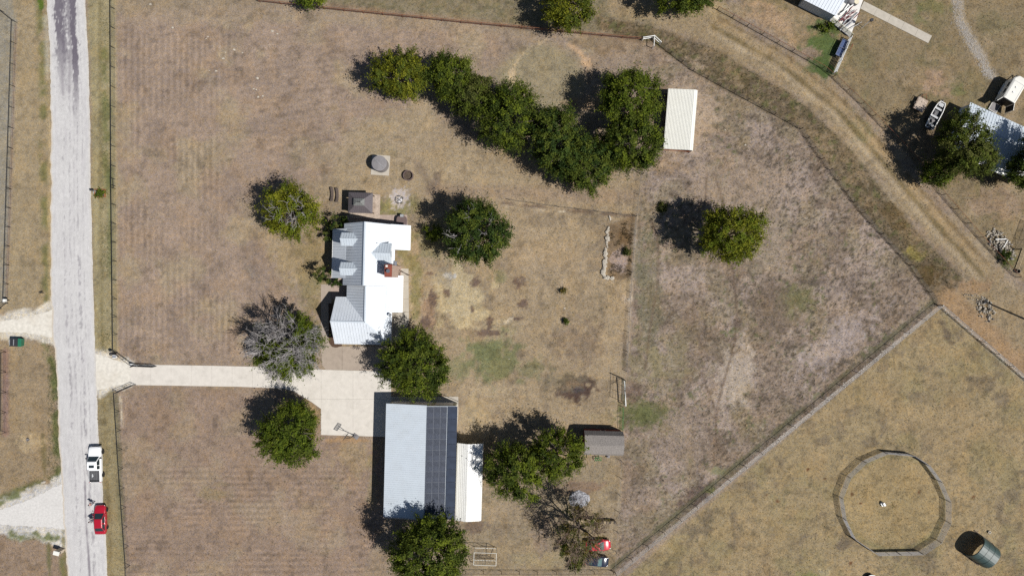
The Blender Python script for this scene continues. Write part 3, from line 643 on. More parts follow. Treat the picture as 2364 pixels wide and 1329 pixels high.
# ------------------------------------------------------------------ roofs
def roof_plane(mb, pts, along, spacing=0.45, rw=0.03, rh=0.045, th=0.09, ribs=True):
    """a metal roof plane with standing ribs running along the given direction"""
    pts = [Vector(q) for q in pts]; n = (pts[1] - pts[0]).cross(pts[2] - pts[0]).normalized()
    if n.z < 0: pts = list(reversed(pts)); n = -n
    b = len(mb.v); k = len(pts)
    for q in pts: mb.v.append(tuple(q - Vector((0, 0, th))))
    for q in pts: mb.v.append(tuple(q))
    mb.f.append(tuple(b + i for i in reversed(range(k)))); mb.f.append(tuple(b + k + i for i in range(k)))
    for i in range(k):
        j = (i + 1) % k; mb.f.append((b + i, b + j, b + k + j, b + k + i))
    if not ribs: return
    d = Vector(along); d = (d - n * d.dot(n)).normalized(); e = n.cross(d); o = pts[0]
    pr = [((q - o).dot(e), (q - o).dot(d)) for q in pts]
    lo, hi = min(a for a, _ in pr), max(a for a, _ in pr); x = lo + spacing * .5
    while x < hi - .05:
        xs = []
        for i in range(k):
            (a0, b0), (a1, b1) = pr[i], pr[(i + 1) % k]
            if (a0 > x) != (a1 > x): xs.append(b0 + (b1 - b0) * (x - a0) / (a1 - a0))
        xs.sort()
        for u in range(0, len(xs) - 1, 2):
            p0 = o + e * x + d * xs[u]; p1 = o + e * x + d * xs[u + 1]
            R = Matrix((d, -e if False else e * -1, n)).transposed()
            mb.box((p0 + p1) / 2 + n * rh / 2, ((p1 - p0).length, rw, rh), m=R)
        x += spacing

# main farmhouse ---------------------------------------------------
HO = Vector((-22.5, 0.5, 0))
house = T('farmhouse', 'white metal roofed farmhouse with two west dormers, brick chimney and gabled south wing', 'house', HO, math.radians(-1.4))
def HL(x, y, z): return (x - HO.x, y - HO.y, z)
def hroof(name, pts, along, mat=None, sp=.45, **k):
    mb = MB(); roof_plane(mb, [HL(*q) for q in pts], along, sp, **k); return add(name, mb, mat or m_roof, house)
yT, yB = 10.1, 0.35
hroof('roof', [(-22.66, yB, 8.5), (-22.66, yT, 8.5), (-26.8, yT, 4.5), (-26.8, yB, 4.5)], (-1, 0, -1))
hroof('roof', [(-22.66, yB, 8.5), (-22.66, yT, 8.5), (-19.3, yT, 4.8), (-19.3, yB, 4.8)], (1, 0, -1))
hroof('porch_roof', [(-26.35, 1.45, 4.99), (-26.35, 9.28, 4.99), (-28.85, 9.28, 3.2), (-28.85, 1.45, 3.2)], (-1, 0, -.7))
hroof('side_roof', [(-19.36, 6.15, 4.86), (-19.36, 10.14, 4.86), (-16.5, 10.14, 3.4), (-16.5, 6.15, 3.4)], (1, 0, -.5))
hroof('side_roof', [(-19.36, 2.12, 4.85), (-19.36, 6.12, 4.85), (-18.7, 6.12, 4.4), (-18.7, 2.12, 4.4)], (1, 0, -.5))
hroof('side_roof', [(-20.0, -3.8, 3.78), (-20.0, 2.1, 3.78), (-17.6, 2.1, 2.8), (-17.6, -3.8, 2.8)], (1, 0, -.4))
# wing
hroof('wing_roof', [(-22.86, -5.36, 6.0), (-22.86, .32, 6.0), (-26.5, .32, 3.02), (-26.5, -1.7, 3.02)], (-1, 0, -.8))
hroof('wing_roof', [(-22.86, -5.36, 6.0), (-22.86, .32, 6.0), (-19.15, .32, 3.0), (-19.15, -9.07, 3.0)], (1, 0, -.8))
hroof('wing_roof', [(-28.25, -5.36, 6.0), (-22.86, -5.36, 6.0), (-26.5, -1.7, 3.02), (-26.5, -1.54, 2.95), (-28.25, -1.54, 2.95)], (0, 1, -.8))
hroof('wing_roof', [(-28.25, -5.36, 6.0), (-22.86, -5.36, 6.0), (-19.15, -9.07, 3.0), (-28.25, -9.1, 3.0)], (0, -1, -.8))
# ridge caps
rc = MB()
for a, b in (((-22.66, yB, 8.53), (-22.66, yT, 8.53)), ((-22.86, -5.36, 6.03), (-22.86, .3, 6.03)), ((-28.25, -5.36, 6.03), (-22.86, -5.36, 6.03)), ((-22.86, -5.36, 6.02), (-19.15, -9.07, 3.03))):
    rc.bar(HL(*a), HL(*b), .22, .06)
add('ridge_cap', rc, m_roof_pale, house)
# walls
wb = MB()
def wallbox(x0, x1, y0, y1, h): wb.prism([HL(x0, y0, 0)[:2], HL(x1, y0, 0)[:2], HL(x1, y1, 0)[:2], HL(x0, y1, 0)[:2]], 0, h)
def gable_x(x0, x1, pts):   # extruded along x
    a = [HL(x0, y, z) for y, z in pts]; b = [HL(x1, y, z) for y, z in pts]; wb.loft([a, b])
def gable_y(y0, y1, pts):
    a = [HL(x, y0, z) for x, z in pts]; b = [HL(x, y1, z) for x, z in pts]; wb.loft([a, b])
gable_y(yB + .35, yT - .35, [(-26.4, 0), (-19.7, 0), (-19.7, 4.7), (-22.66, 8.25), (-26.4, 4.65)])
gable_y(6.5, 9.8, [(-19.69, 0), (-16.8, 0), (-16.8, 3.3), (-19.69, 4.75)])
gable_x(-27.9, -22.9, [(-8.7, 0), (-1.85, 0), (-1.85, 2.95), (-5.36, 5.8), (-8.7, 2.95)]); wallbox(-22.9, -19.5, -8.7, -1.85, 2.9)
gable_y(-5.3, .68, [(-26.2, 0), (-19.6, 0), (-19.6, 3.0), (-22.86, 5.8), (-26.2, 2.9)])
gable_y(-3.6, 1.9, [(-19.59, 0), (-17.85, 0), (-17.85, 2.7), (-19.59, 3.3)])
add('wall', wb, m_stone, house)
for yy in (1.7, 4.2, 6.6, 9.0): add('porch_post', MB().box(HL(-28.6, yy, 1.6), (.16, .16, 3.1)), m_trim, house)
add('porch_floor', MB().box(HL(-27.55, 5.4, .12), (2.5, 7.8, .24)), m_conc_grey, house)
# dormers
def dormer(xf, xb, yc, hw, zr, ze, xe, west=True):
    d = bpy.data.objects.new('dormer', None); COL.objects.link(d); d.parent = house
    mb = MB(); s = -1 if west else 1
    for q in (-1, 1):
        roof_plane(mb, [HL(xf, yc, zr), HL(xb, yc, zr), HL(xe, yc + q * hw, ze), HL(xf, yc + q * hw, ze)], (0, q, -.5), .4)
    mb.bar(HL(xf, yc, zr + .03), HL(xb, yc, zr + .03), .14, .05)
    add('dormer_roof', mb, m_roof_pale, d)
    w = MB(); x0 = xf - s * .25; a = [HL(x0, yc + q, z) for q, z in ((-hw + .15, 3.8), (hw - .15, 3.8), (hw - .15, ze - .1), (0, zr - .12), (-hw + .15, ze - .1))]
    b = [HL(xe - s * .2, yc + q, z) for q, z in ((-hw + .15, 3.8), (hw - .15, 3.8), (hw - .15, ze - .1), (0, zr - .12), (-hw + .15, ze - .1))]
    w.loft([a, b]); add('dormer_wall', w, m_trim, d)
    add('dormer_window', MB().box(HL(x0 + s * .02, yc, (ze + 5.0) / 2 + .1), (.05, .9, 1.1)), m_glass, d)
dormer(-26.75, -24.0, 7.5, 1.03, 7.2, 6.3, -24.95); dormer(-26.75, -24.0, 2.9, 1.03, 7.2, 6.3, -24.95)
dormer(-18.85, -21.76, 5.39, 1.66, 7.5, 6.25, -20.62, False)
# windows, doors
def hwin(x, y, z, w, h, face):
    f = bpy.data.objects.new('window', None); COL.objects.link(f); f.parent = house; f.location = HL(x, y, z)
    f.rotation_euler = (0, 0, 0 if face == 'x' else math.radians(90))
    add('frame', MB().box((0, 0, h / 2 + .04), (.08, w + .12, .08)).box((0, 0, -h / 2 - .04), (.1, w + .12, .08)).box((0, w / 2 + .03, 0), (.08, .07, h)).box((0, -w / 2 - .03, 0), (.08, .07, h)).box((0, 0, 0), (.07, .05, h)), m_trim, f)
    add('pane', MB().box((0, 0, 0), (.05, w, h)), m_glass, f)
for y in (3.0, 5.2, 7.4): hwin(-26.41, y, 1.7, 1.0, 1.5, 'x')
for x in (-25, -21.5): hwin(x, 9.76, 1.7, 1.1, 1.4, 'y'); hwin(x, 9.76, 5.1, .9, 1.2, 'y')
hwin(-16.79, 8.2, 1.8, 1.6, 1.3, 'x'); hwin(-27.91, -5.3, 1.7, 1.4, 1.3, 'x'); hwin(-17.84, -.8, 1.5, 1.4, 1.2, 'x'); hwin(-19.59, -6.5, 1.6, 1.2, 1.2, 'x')
add('door', MB().box(HL(-26.43, 1.4, 1.05), (.06, .95, 2.1)), m_brownpost, house)
for x in (-25.7, -22.2): add('garage_door', MB().box(HL(x, -8.72, 1.1), (2.8, .08, 2.2)), m_trim, house)
ch = add('chimney', MB().box(HL(-18.82, 2.7, 4.5), (1.02, 1.85, 9.0)), m_brick, house)
add('chimney_cap', MB().box(HL(-18.82, 2.7, 9.05), (1.12, 1.95, .12)), m_brickcap, ch)
add('flue', MB().lathe([(.22, 9.1), (.22, 9.4), (.3, 9.42), (.3, 9.5)], 14, HL(-18.78, 2.65, 0)), m_chrome, ch)
add('flue', MB().box(HL(-19.05, 3.4, 9.2), (.3, .28, .22)), m_roof_cream, ch)
for x, y, z in ((-22.0, 8.6, 7.8), (-19.6, -3.0, 3.4), (-20.9, 6.9, 6.9), (-20.9, 3.9, 6.7)): add('vent_pipe', MB().tube(HL(x, y, z - .3), HL(x, y, z + .35), .06, n=8), m_trim, house)
add('roof_ventilator', MB().lathe([(.14, 3.2), (.14, 3.9), (.26, 3.95), (.26, 4.15), (.02, 4.3)], 12, HL(-19.3, -4.2, 0)), m_chrome, house)
add('meter_box', MB().box(HL(-18.5, 3.95, 4.62), (.35, .7, .4)), m_alu, house)
add('arbor_beam', MB().bar(HL(-17.9, 2.9, 2.6), HL(-16.9, 2.2, 2.6), .1, .12).bar(HL(-18.3, 2.3, 2.6), HL(-17.9, 2.9, 2.6), .1, .12).tube(HL(-16.95, 2.25, 0), HL(-16.95, 2.25, 2.6), .06), m_brownpost, house)
for g0, g1 in (((-16.46, 6.15, 3.3), (-16.46, 10.14, 3.3)), ((-28.9, 1.45, 3.1), (-28.9, 9.28, 3.1)), ((-17.54, -3.8, 2.72), (-17.54, 2.1, 2.72))): add('gutter', MB().bar(HL(*g0), HL(*g1), .12, .1), m_trim, house)

# workshop ----------------------------------------------------------
WO = Vector((-14.6, -27.3, 0)); WR = math.radians(-1.4)
ws = T('workshop', 'long pale metal workshop with rows of dark solar panels on its east slope', 'workshop', WO, WR)
xw, xr, xe_, yt, yb = -5.6, .95, 5.55, 8.85, -9.15
zr, zw, ze2 = 5.05, 4.2, 4.45
mb = MB(); roof_plane(mb, [(xr, yb, zr), (xr, yt, zr), (xw, yt, zw), (xw, yb, zw)], (-1, 0, -.2), .34, .025, .025); add('roof', mb, m_roof_pale, ws)
mb = MB(); roof_plane(mb, [(xr, yb, zr), (xr, yt - .1, zr), (xe_, yt - .1, ze2), (xe_, yb, ze2)], (1, 0, -.2), .34); add('roof', mb, m_roof_pale, ws)
w = MB(); w.loft([[(x, y, z) for x, z in ((xw + .25, 0), (xe_ - .2, 0), (xe_ - .2, ze2 - .1), (xr, zr - .12), (xw + .25, zw - .1))] for y in (yb + .2, yt - .3)]); add('wall', w, m_yellowish, ws)
for x in (-3.6, 0.0, 3.4): add('roller_door', MB().box((x, yt - .28, 1.5), (2.8, .06, 3.0)), m_trim, ws)
add('gutter', MB().box((xe_ + .09, -.2, ze2 - .05), (.14, 18, .12)), m_roof_cream, ws)
add('rake_trim', MB().bar((xw, yb - .06, zw), (xr, yb - .06, zr), .1, .22).bar((xr, yb - .06, zr), (xe_, yb - .06, ze2), .1, .22), m_wood, ws)
add('downpipe', MB().tube((xe_, yt - .1, 0), (xe_, yt - .1, 4.2), .05), m_trim, ws)
sl_ = math.atan2(zr - ze2, xe_ - xr); Lp = 0
pm = MB(); pm.box((0, 0, .02), (1.01, 1.62, .035)); pane_me = pm.mesh('solar_panel', m_solar)
fm = MB()
for s in (-1, 1): fm.box((s * .51, 0, .025), (.02, 1.68, .05)).box((0, s * .825, .025), (1.02, .02, .05))
for k in range(1, 6): fm.box((-.5 + k / 6, 0, .0395), (.008, 1.6, .006))
for k in range(1, 10): fm.box((0, -.8 + k * .16, .0395), (1.0, .008, .006))
frm_me = fm.mesh('frame', m_alu)
pm2 = MB(); pm2.box((0, 0, .02), (1.5, 1.93, .035)); pane2 = pm2.mesh('solar_panel', m_solar2)
fm2 = MB()
for s in (-1, 1): fm2.box((s * .755, 0, .022), (.015, 1.96, .04)).box((0, s * .97, .022), (1.5, .02, .04))
frm2 = fm2.mesh('frame', m_navy)
for r in range(10):
    for c in range(3):
        s = .06 + .53 + c * 1.055
        o = add('solar_panel', pane_me, parent=ws); o.location = (xr + s * math.cos(sl_), yt - 1.05 - r * 1.7, zr - s * math.sin(sl_) + .07); o.rotation_euler = (0, sl_, 0)
        add('frame', frm_me, parent=o)
for r in range(9):
    s = 3.3 + .78
    o = add('solar_panel', pane2, parent=ws); o.location = (xr + s * math.cos(sl_), yt - 1.15 - r * 1.99, zr - s * math.sin(sl_) + .06); o.rotation_euler = (0, sl_, 0)
    add('frame', frm2, parent=o)

# carport beside the workshop --------------------------------------
def barrel(name, label, cat, loc, rz, w, L, prof, mat, posts=True, gable=False, wallm=None, group=None, rib=.3):
    """corrugated roof running along y with a cross-section prof [(x,z)...]"""
    t = T(name, label, cat, loc, rz, group); mb = MB()
    for (x0, z0), (x1, z1) in zip(prof[:-1], prof[1:]):
        roof_plane(mb, [(x0, -L / 2, z0), (x1, -L / 2, z1), (x1, L / 2, z1), (x0, L / 2, z0)], (0, 1, 0), rib, .05, .035, .05)
    add('roof', mb, mat, t)
    if posts:
        n = max(2, round(L / 3) + 1)
        for k in range(n):
            y = -L / 2 + .2 + k * (L - .4) / (n - 1)
            for x, z in ((prof[0][0] + .12, prof[0][1]), (prof[-1][0] - .12, prof[-1][1])):
                add('post', MB().box((x, y, z / 2 - .03), (.08, .08, z)), m_steel, t)
    return t
cp = barrel('carport', 'white arched metal carport alongside the east wall of the workshop', 'carport', ((P(1052, 1112, 2.9) + P(1113.5, 1112, 2.9)) / 2).to_tuple()[:2] + (0,), math.radians(-1.6), 4.2, 12.4,
            [(-2.12, 2.7), (-2.0, 2.95), (-.25, 3.5), (1.7, 3.0), (2.0, 2.85), (2.13, 2.55)], m_roof_white)
# loafing shed -----------------------------------------------------
lc = (P(1538, 275, 2.4) + P(1606.5, 277, 2.4)) / 2
ls = barrel('loafing_shed', 'cream corrugated metal shed beside the northern trees', 'shed', (lc.x, lc.y, 0), math.radians(-4.6), 4.6, 9.75,
            [(-2.4, 2.2), (1.75, 2.75), (2.1, 2.65), (2.33, 2.35)], m_roof_cream, rib=.23)
add('rear_wall', MB().box((2.3, 0, 1.1), (.05, 9.6, 2.2)), m_roof_cream, ls)
add('end_wall', MB().box((0, 4.8, 1.1), (4.5, .05, 2.2)), m_roof_cream, ls)
add('rail', MB().bar((-2.3, -4.8, 1.0), (2.2, -4.8, 1.0), .05, .05).bar((-2.3, -4.8, 1.5), (2.2, -4.8, 1.5), .05, .05), m_rust, ls)
# gambrel shed -----------------------------------------------------
gs = T('gambrel_shed', 'small barn shed with grey shingled gambrel roof and dark red board wall', 'shed', ((11.68 + 17.85) / 2, -25.05, 0), math.radians(-1.6))
prof = [(1.95, 2.15), (1.45, 3.35), (0, 3.95), (-1.45, 3.35), (-1.95, 2.15)]
for (y0, z0), (y1, z1) in zip(prof[:-1], prof[1:]):
    mb = MB(); roof_plane(mb, [(-3.15, y0, z0), (3.15, y0, z0), (3.15, y1, z1), (-3.15, y1, z1)], (1, 0, 0), ribs=False)
    L = math.hypot(y1 - y0, z1 - z0); nn = max(2, int(L / .16)); n = Vector((0, -(z1 - z0), (y1 - y0))).normalized()
    if n.z < 0: n = -n
    for k in range(nn):   # courses of shingle, each lapping the one below
        t_ = (k + .5) / nn; R = Matrix((Vector((1, 0, 0)), Vector((0, y1 - y0, z1 - z0)).normalized(), Vector((1, 0, 0)).cross(Vector((0, y1 - y0, z1 - z0)).normalized()))).transposed()
        mb.box(Vector((0, y0 + (y1 - y0) * t_, z0 + (z1 - z0) * t_)) + n * (.012 + .008 * (k % 2)), (6.3, .1, .02), m=R)
    add('roof', mb, m_shingle, gs)
w = MB(); w.loft([[(x, y, z) for y, z in ((-1.8, 0), (1.8, 0), (1.8, 2.2), (1.38, 3.25), (0, 3.85), (-1.38, 3.25), (-1.8, 2.2))] for x in (-3.0, 3.0)]); add('wall', w, m_barnred, gs)
for k in range(-7, 8): add('batten', MB().box((k * .4, 1.815, 1.08), (.05, .03, 2.14)), m_barnred, gs)
wi = add('window', MB().box((.0, 1.84, 1.5), (.8, .06, .7)), m_trim, gs); add('pane', MB().box((0, 1.88, 1.5), (.62, .03, .52)), m_glass, wi)
add('door', MB().box((-.9, -1.83, 1.0), (1.6, .05, 2.0)), m_trim, gs); add('door', MB().box((1.8, -1.83, .95), (.8, .05, 1.9)), m_trim, gs)
# gazebo -----------------------------------------------------------
gc = (P(804, 467, 2.6) + P(859.8, 469, 2.6)) / 2
gz = T('gazebo', 'brown metal hardtop gazebo with a small raised second roof tier', 'gazebo', (gc.x, gc.y, 0), math.radians(-1.5))
hx, hy = 1.96, 1.66
def hip(mat, hx, hy, z0, z1, tx, ty, nm):
    for a, b, c_, d in (((-hx, hy), (hx, hy), (tx, ty), (-tx, ty)), ((hx, -hy), (-hx, -hy), (-tx, -ty), (tx, -ty)), ((hx, hy), (hx, -hy), (tx, -ty), (tx, ty)), ((-hx, -hy), (-hx, hy), (-tx, ty), (-tx, -ty))):
        mb = MB(); dr = ((c_[0] + d[0]) - (a[0] + b[0]), (c_[1] + d[1]) - (a[1] + b[1]), 0)
        roof_plane(mb, [(*a, z0), (*b, z0), (*c_, z1), (*d, z1)], dr if abs(dr[0]) + abs(dr[1]) > 0 else (1, 0, 0), .3, .03, .03, .05); add(nm, mb, mat, gz)
hip(m_gaz, hx, hy, 2.55, 3.55, .55, .35, 'roof'); hip(m_gaz2, .88, .58, 3.62, 4.0, .32, .06, 'roof_tier')
for sx in (-1, 1):
    for sy in (-1, 1): add('post', MB().box((sx * (hx - .25), sy * (hy - .25), 1.25), (.14, .14, 2.5)), m_brownpost, gz)
add('beam', MB().bar((-hx + .2, hy - .2, 2.45), (hx - .2, hy - .2, 2.45), .1, .14).bar((-hx + .2, -hy + .2, 2.45), (hx - .2, -hy + .2, 2.45), .1, .14).bar((hx - .2, -hy + .2, 2.45), (hx - .2, hy - .2, 2.45), .1, .14), m_brownpost, gz)
# deck under the gazebo: boards run across ---------------------------
dk = T('timber_deck', 'weathered plank deck under and beside the gazebo', 'deck', P(840, 475), math.radians(-1.5))
for k in range(27):
    y = 1.85 - k * .150
    add('board', MB().box((.2, y, .17), (5.0, .138, .05)), m_wood, dk)
add('joist', MB().box((-2.2, -.1, .07), (.1, 3.9, .14)).box((.2, -.1, .07), (.1, 3.9, .14)).box((2.6, -.1, .07), (.1, 3.9, .14)), m_brownpost, dk)

# ------------------------------------------------------------------ fences
def resample(pl, step):
    pts = [P(a, b) for a, b in pl]; out = [pts[0]]
    for a, b in zip(pts[:-1], pts[1:]):
        n = max(1, round((b - a).length / step))
        for k in range(1, n + 1): out.append(a.lerp(b, k / n))
    return out
def fence(name, label, pl, step, h, mat, rails=(1.0,), railr=.04, postr=.045, postm=None, mesh=False, wires=0, group=None, brace=False, cat='fence', railm=None, over=.05, jit=.0):
    pts = resample(pl, step); O = pts[0]; t = T(name, label, cat, O, 0, group); rg = random.Random(len(pts))
    pm = MB().tube((0, 0, 0), (0, 0, h + over), postr, n=6).mesh('post', postm or mat)
    for q in pts:
        o = add('post', pm, parent=t, loc=q - O)
        if jit: o.rotation_euler = (rg.uniform(-jit, jit), rg.uniform(-jit, jit), 0)
    for a, b in zip(pts[:-1], pts[1:]):
        for r in rails:
            add('rail', MB().tube(a - O + Vector((0, 0, h * r)), b - O + Vector((0, 0, h * r)), railr, n=5), railm or mat, t)
    if wires or mesh:
        w = MB()
        for a, b in zip(pts[:-1], pts[1:]):
            a = a - O; b = b - O; d = b - a; L = d.length
            for k in range(wires):
                z = h * (k + .7) / (wires + .4); w.bar(a + Vector((0, 0, z)), b + Vector((0, 0, z)), .012, .012)
            if mesh:
                nv = int(L / .16)
                for k in range(nv): c = a + d * (k + .5) / nv; w.bar(c, c + Vector((0, 0, h)), .011, .011)
        add('wire_mesh' if mesh else 'wire', w, m_wiredark if mat is not m_steel else m_steel, t, kind='stuff')
    return t
m_wiredark = M('dull_wire', (0.09, 0.085, 0.08), 0.6, metal=.3, var=.2)
m_greypipe = M('weathered_grey_rail', (0.27, 0.26, 0.255), 0.7, var=.2, scale=2)
fence('pipe_fence', 'black pipe fence along the east verge of the road north of the driveway', [(265, -24), (267, 430), (270, 690), (271, 812)], 3.12, 1.35, m_black, railr=.05, wires=4)
fence('pipe_fence', 'black pipe fence along the east verge of the road south of the driveway', [(273, 905), (284, 1080), (300, 1304), (301, 1350)], 3.05, 1.35, m_black, wires=4)
fence('pipe_fence', 'black pipe fence across the road at the top left', [(-20, 5), (39, 52), (33, 250), (27, 437), (19, 700)], 3.2, 1.35, m_black, wires=3)
fence('pipe_fence', 'black pipe fence on the far left below the dumpster', [(14, 812), (14, 905), (13, 998)], 3.3, 1.35, m_black, wires=3)
fence('wing_fence', 'short black fence wing from the road fence to the north gate hinge', [(271, 812), (312, 842)], 1.7, 1.4, m_black, rails=(1, .3))
fence('wing_fence', 'short slanting fence wing south of the driveway mouth', [(273, 905), (314, 887)], 1.6, 1.5, m_black, rails=(1, .66, .3))
hb = fence('fence_brace', 'black double post brace standing in the north road fence beside the planter', [(266, 414), (267, 436)], 1.6, 1.35, m_black, rails=(1, .5))
fence('boundary_fence', 'rusty red pipe fence along the northern edge of the property', [(600, 5), (750, 22), (1065, 54), (1482, 93)], 3.3, 1.15, m_rust, rails=(1, .45), wires=3)
fence('corner_brace', 'white pipe corner brace where the rusty fence meets the wire fence', [(1482, 94), (1507, 90), (1522, 104)], 1.8, 1.5, m_trim, rails=(1, .5), railr=.07, postr=.08)
fence('corner_brace', 'white pipe brace rail pointing south from the northern fence corner', [(1507, 92), (1506, 112)], 1.4, 1.4, m_trim, rails=(1,), railr=.06, postr=.07)
fence('wire_fence', 'dark wire fence with short posts bordering the paddock on the northeast side', [(1522, 104), (1600, 164), (1725, 232), (1848, 298), (1878, 342), (1990, 492), (2100, 612), (2166, 704)], 2.35, 1.2, m_brownpost, rails=(), wires=6, mesh=True, postr=.055, over=.1, jit=.05)
fence('yard_fence', 'rust topped wire fence along the lane by the northeast yard', [(1655, 22), (1898, 158), (1923, 178), (1988, 240), (2096, 352), (2175, 450), (2260, 548), (2346, 640)], 2.7, 1.25, m_brownpost, rails=(1,), railm=m_rust, railr=.028, wires=4, mesh=True, postr=.05, jit=.03)
fence('mesh_fence', 'long grey mesh fence running diagonally above the tan pasture', [(1421, 1321), (2166, 706)], 3.4, 1.35, m_steel, rails=(1,), railm=m_greypipe, railr=.035, wires=6, mesh=True, postr=.045)
fence('mesh_fence', 'grey mesh fence leading southeast from the diagonal fence corner', [(2167, 704), (2395, 900)], 3.2, 1.3, m_steel, rails=(1,), railm=m_greypipe, railr=.04, wires=6, mesh=True)
fence('garden_fence', 'thin wire fence between the yard and the east paddock', [(1479, 400), (1468, 498), (1458, 628), (1450, 766), (1446, 856)], 3.1, 1.1, m_greypipe, rails=(), wires=5, mesh=True, postr=.04)
fence('garden_fence', 'low wire fence across the yard just above the stone border', [(1176, 462), (1290, 478), (1468, 500)], 3.4, 1.0, m_brownpost, rails=(), wires=4, postr=.045)
fence('garden_fence', 'short wire fence between the green gate and the gambrel shed', [(1437, 938), (1436, 990)], 1.9, 1.1, m_jd, rails=(1, .5), railr=.025)
fence('garden_fence', 'thin wire fence from the gambrel shed down past the parked cars', [(1434, 1062), (1428, 1180), (1419, 1318)], 3.2, 1.1, m_brownpost, rails=(), wires=4, postr=.04)
fence('south_fence', 'brown wire fence along the bottom edge of the yard', [(1076, 1318), (1240, 1319), (1415, 1318)], 3.0, 1.1, m_brownpost, rails=(1,), railm=m_brownpost, railr=.025, wires=4)
# short braced post on the fence north end
fb = fence('fence_brace', 'dark braced end post below the cream shed', [(1468, 394), (1483, 402)], 1.2, 1.2, m_black, rails=(.9,), railr=.05, postr=.07)

m_darkgreen = M('dark_green_pipe', (.035, .05, .035), .6)
def gate(name, label, a, b, h, mat, bars=5, frame=.035, mesh=False):
    A = P(*a); B = P(*b); t = T(name, label, 'gate', A); d = B - A; z = Vector((0, 0, 1))
    fr = MB()
    for q in (0, 1): fr.tube(d * q + z * .1, d * q + z * h, frame)
    for q in (.12, h): fr.tube(z * q, d + z * q, frame)
    fr.tube(z * .12, d * .5 + z * h, frame * .7)
    add('frame', fr, mat, t)
    for k in range(bars):
        q = .12 + (h - .12) * (k + 1) / (bars + 1); add('bar', MB().tube(z * q, d + z * q, frame * .6), mat, t)
    for k in (.33, .66): add('upright', MB().tube(d * k + z * .12, d * k + z * h, frame * .7), mat, t)
    add('hinge_post', MB().tube((0, -.08, 0), (0, -.08, h + .2), .07), mat, t)
    return t
gate('gate', 'black driveway gate swung open along the north edge of the drive', (313, 843), (362, 845), 1.5, m_black)
gate('gate', 'dark green pipe gate in the yard fence above the gambrel shed', (1437, 872), (1436, 926), 3.0, m_darkgreen, 3)
one('feed_rail', 'white pipe rail standing just east of the green gate', 'rail', MB().tube((0, 0, 0), (0, 0, 1.5), .05).tube((-.15, 4.0, 1.5), (.1, -.1, 1.5), .09).tube((-.15, 4.0, 0), (-.15, 4.0, 1.5), .05), m_trim, P(1440, 932))
k_ = T('gate_keypad', 'white gate control box on the north fence wing', 'control box', P(274, 821)); add('post', MB().tube((0, 0, 0), (0, 0, 1.0), .05), m_black, k_); add('box', MB().box((0, 0, 1.15), (.55, .5, .4)), m_trim, k_); add('cover', MB().box((.0, .0, 1.37), (.6, .3, .05)), m_alu, k_)
one('gate_opener', 'white gate opener arm beside the open black gate', 'gate opener', MB().box((0, 0, .5), (.35, .4, .9)).tube((.1, 0, .7), (1.0, -.1, .75), .05), m_trim, P(309, 841))
one('post_ball', 'black ball topped corner post of the north road fence', 'fence post', MB().tube((0, 0, 0), (0, 0, 1.5), .08).lathe([(.05, 1.5), (.24, 1.6), (.28, 1.74), (.22, 1.9), (.04, 1.98)], 12), m_black, P(270, 814), smooth=False)
kb = T('gate_keypad', 'small white box on the far left fence end beside its dark gate wing', 'control box', P(22, 693)); add('box', MB().box((0, 0, 1.1), (.4, .45, .4)), m_trim, kb); add('post', MB().tube((0, 0, 0), (0, 0, 1), .05), m_black, kb)
fence('wing_fence', 'short dark fence wing at the far left above the gravel drive', [(19, 700), (4, 712)], 1.0, 1.35, m_black, rails=(1, .4))

# round pen ----------------------------------------------------------
pv = [(662, 323), (493, 395), (365, 517), (302, 683), (330, 855), (405, 1010), (590, 1135), (770, 1132), (948, 1128), (1092, 1033), (1165, 880), (1165, 710), (1095, 550), (1000, 420), (880, 342)]
pv = [(1850 + a / 3.506, 950 + b / 3.506) for a, b in pv]
pn = T('round_pen', 'round livestock pen of grey pipe panels in the tan pasture', 'pen', P(2064, 1160))
O = P(2064, 1160); z = Vector((0, 0, 1))
for i in range(len(pv)):
    a = P(*pv[i]) - O; b = P(*pv[(i + 1) % len(pv)]) - O; d = (b - a); d2 = d.normalized() * .05; a = a + d2; b = b - d2; d = b - a
    pl = bpy.data.objects.new('panel', None); COL.objects.link(pl); pl.parent = pn; pl.location = a
    f = MB()
    for q in (0, 1): f.tube(d * q + z * .04, d * q + z * 1.5, .035)
    f.tube(d * .5 + z * .2, d * .5 + z * 1.5, .03)
    add('frame', f, m_greypipe, pl); r = MB()
    for k in range(6): r.tube(z * (.22 + k * .255), d + z * (.22 + k * .255), .037, n=6)
    add('rails', r, m_greypipe, pl)
mbx = T('mounting_block', 'small white mounting block inside the round pen', 'mounting block', P(2037, 1162), .5)
add('step', MB().box((-.2, 0, .15), (.25, .55, .3)), m_trim, mbx); add('step', MB().box((.08, 0, .3), (.3, .55, .6)), m_trim, mbx); add('stain', MB().box((.05, .2, .605), (.2, .1, .01)), m_steel, mbx)

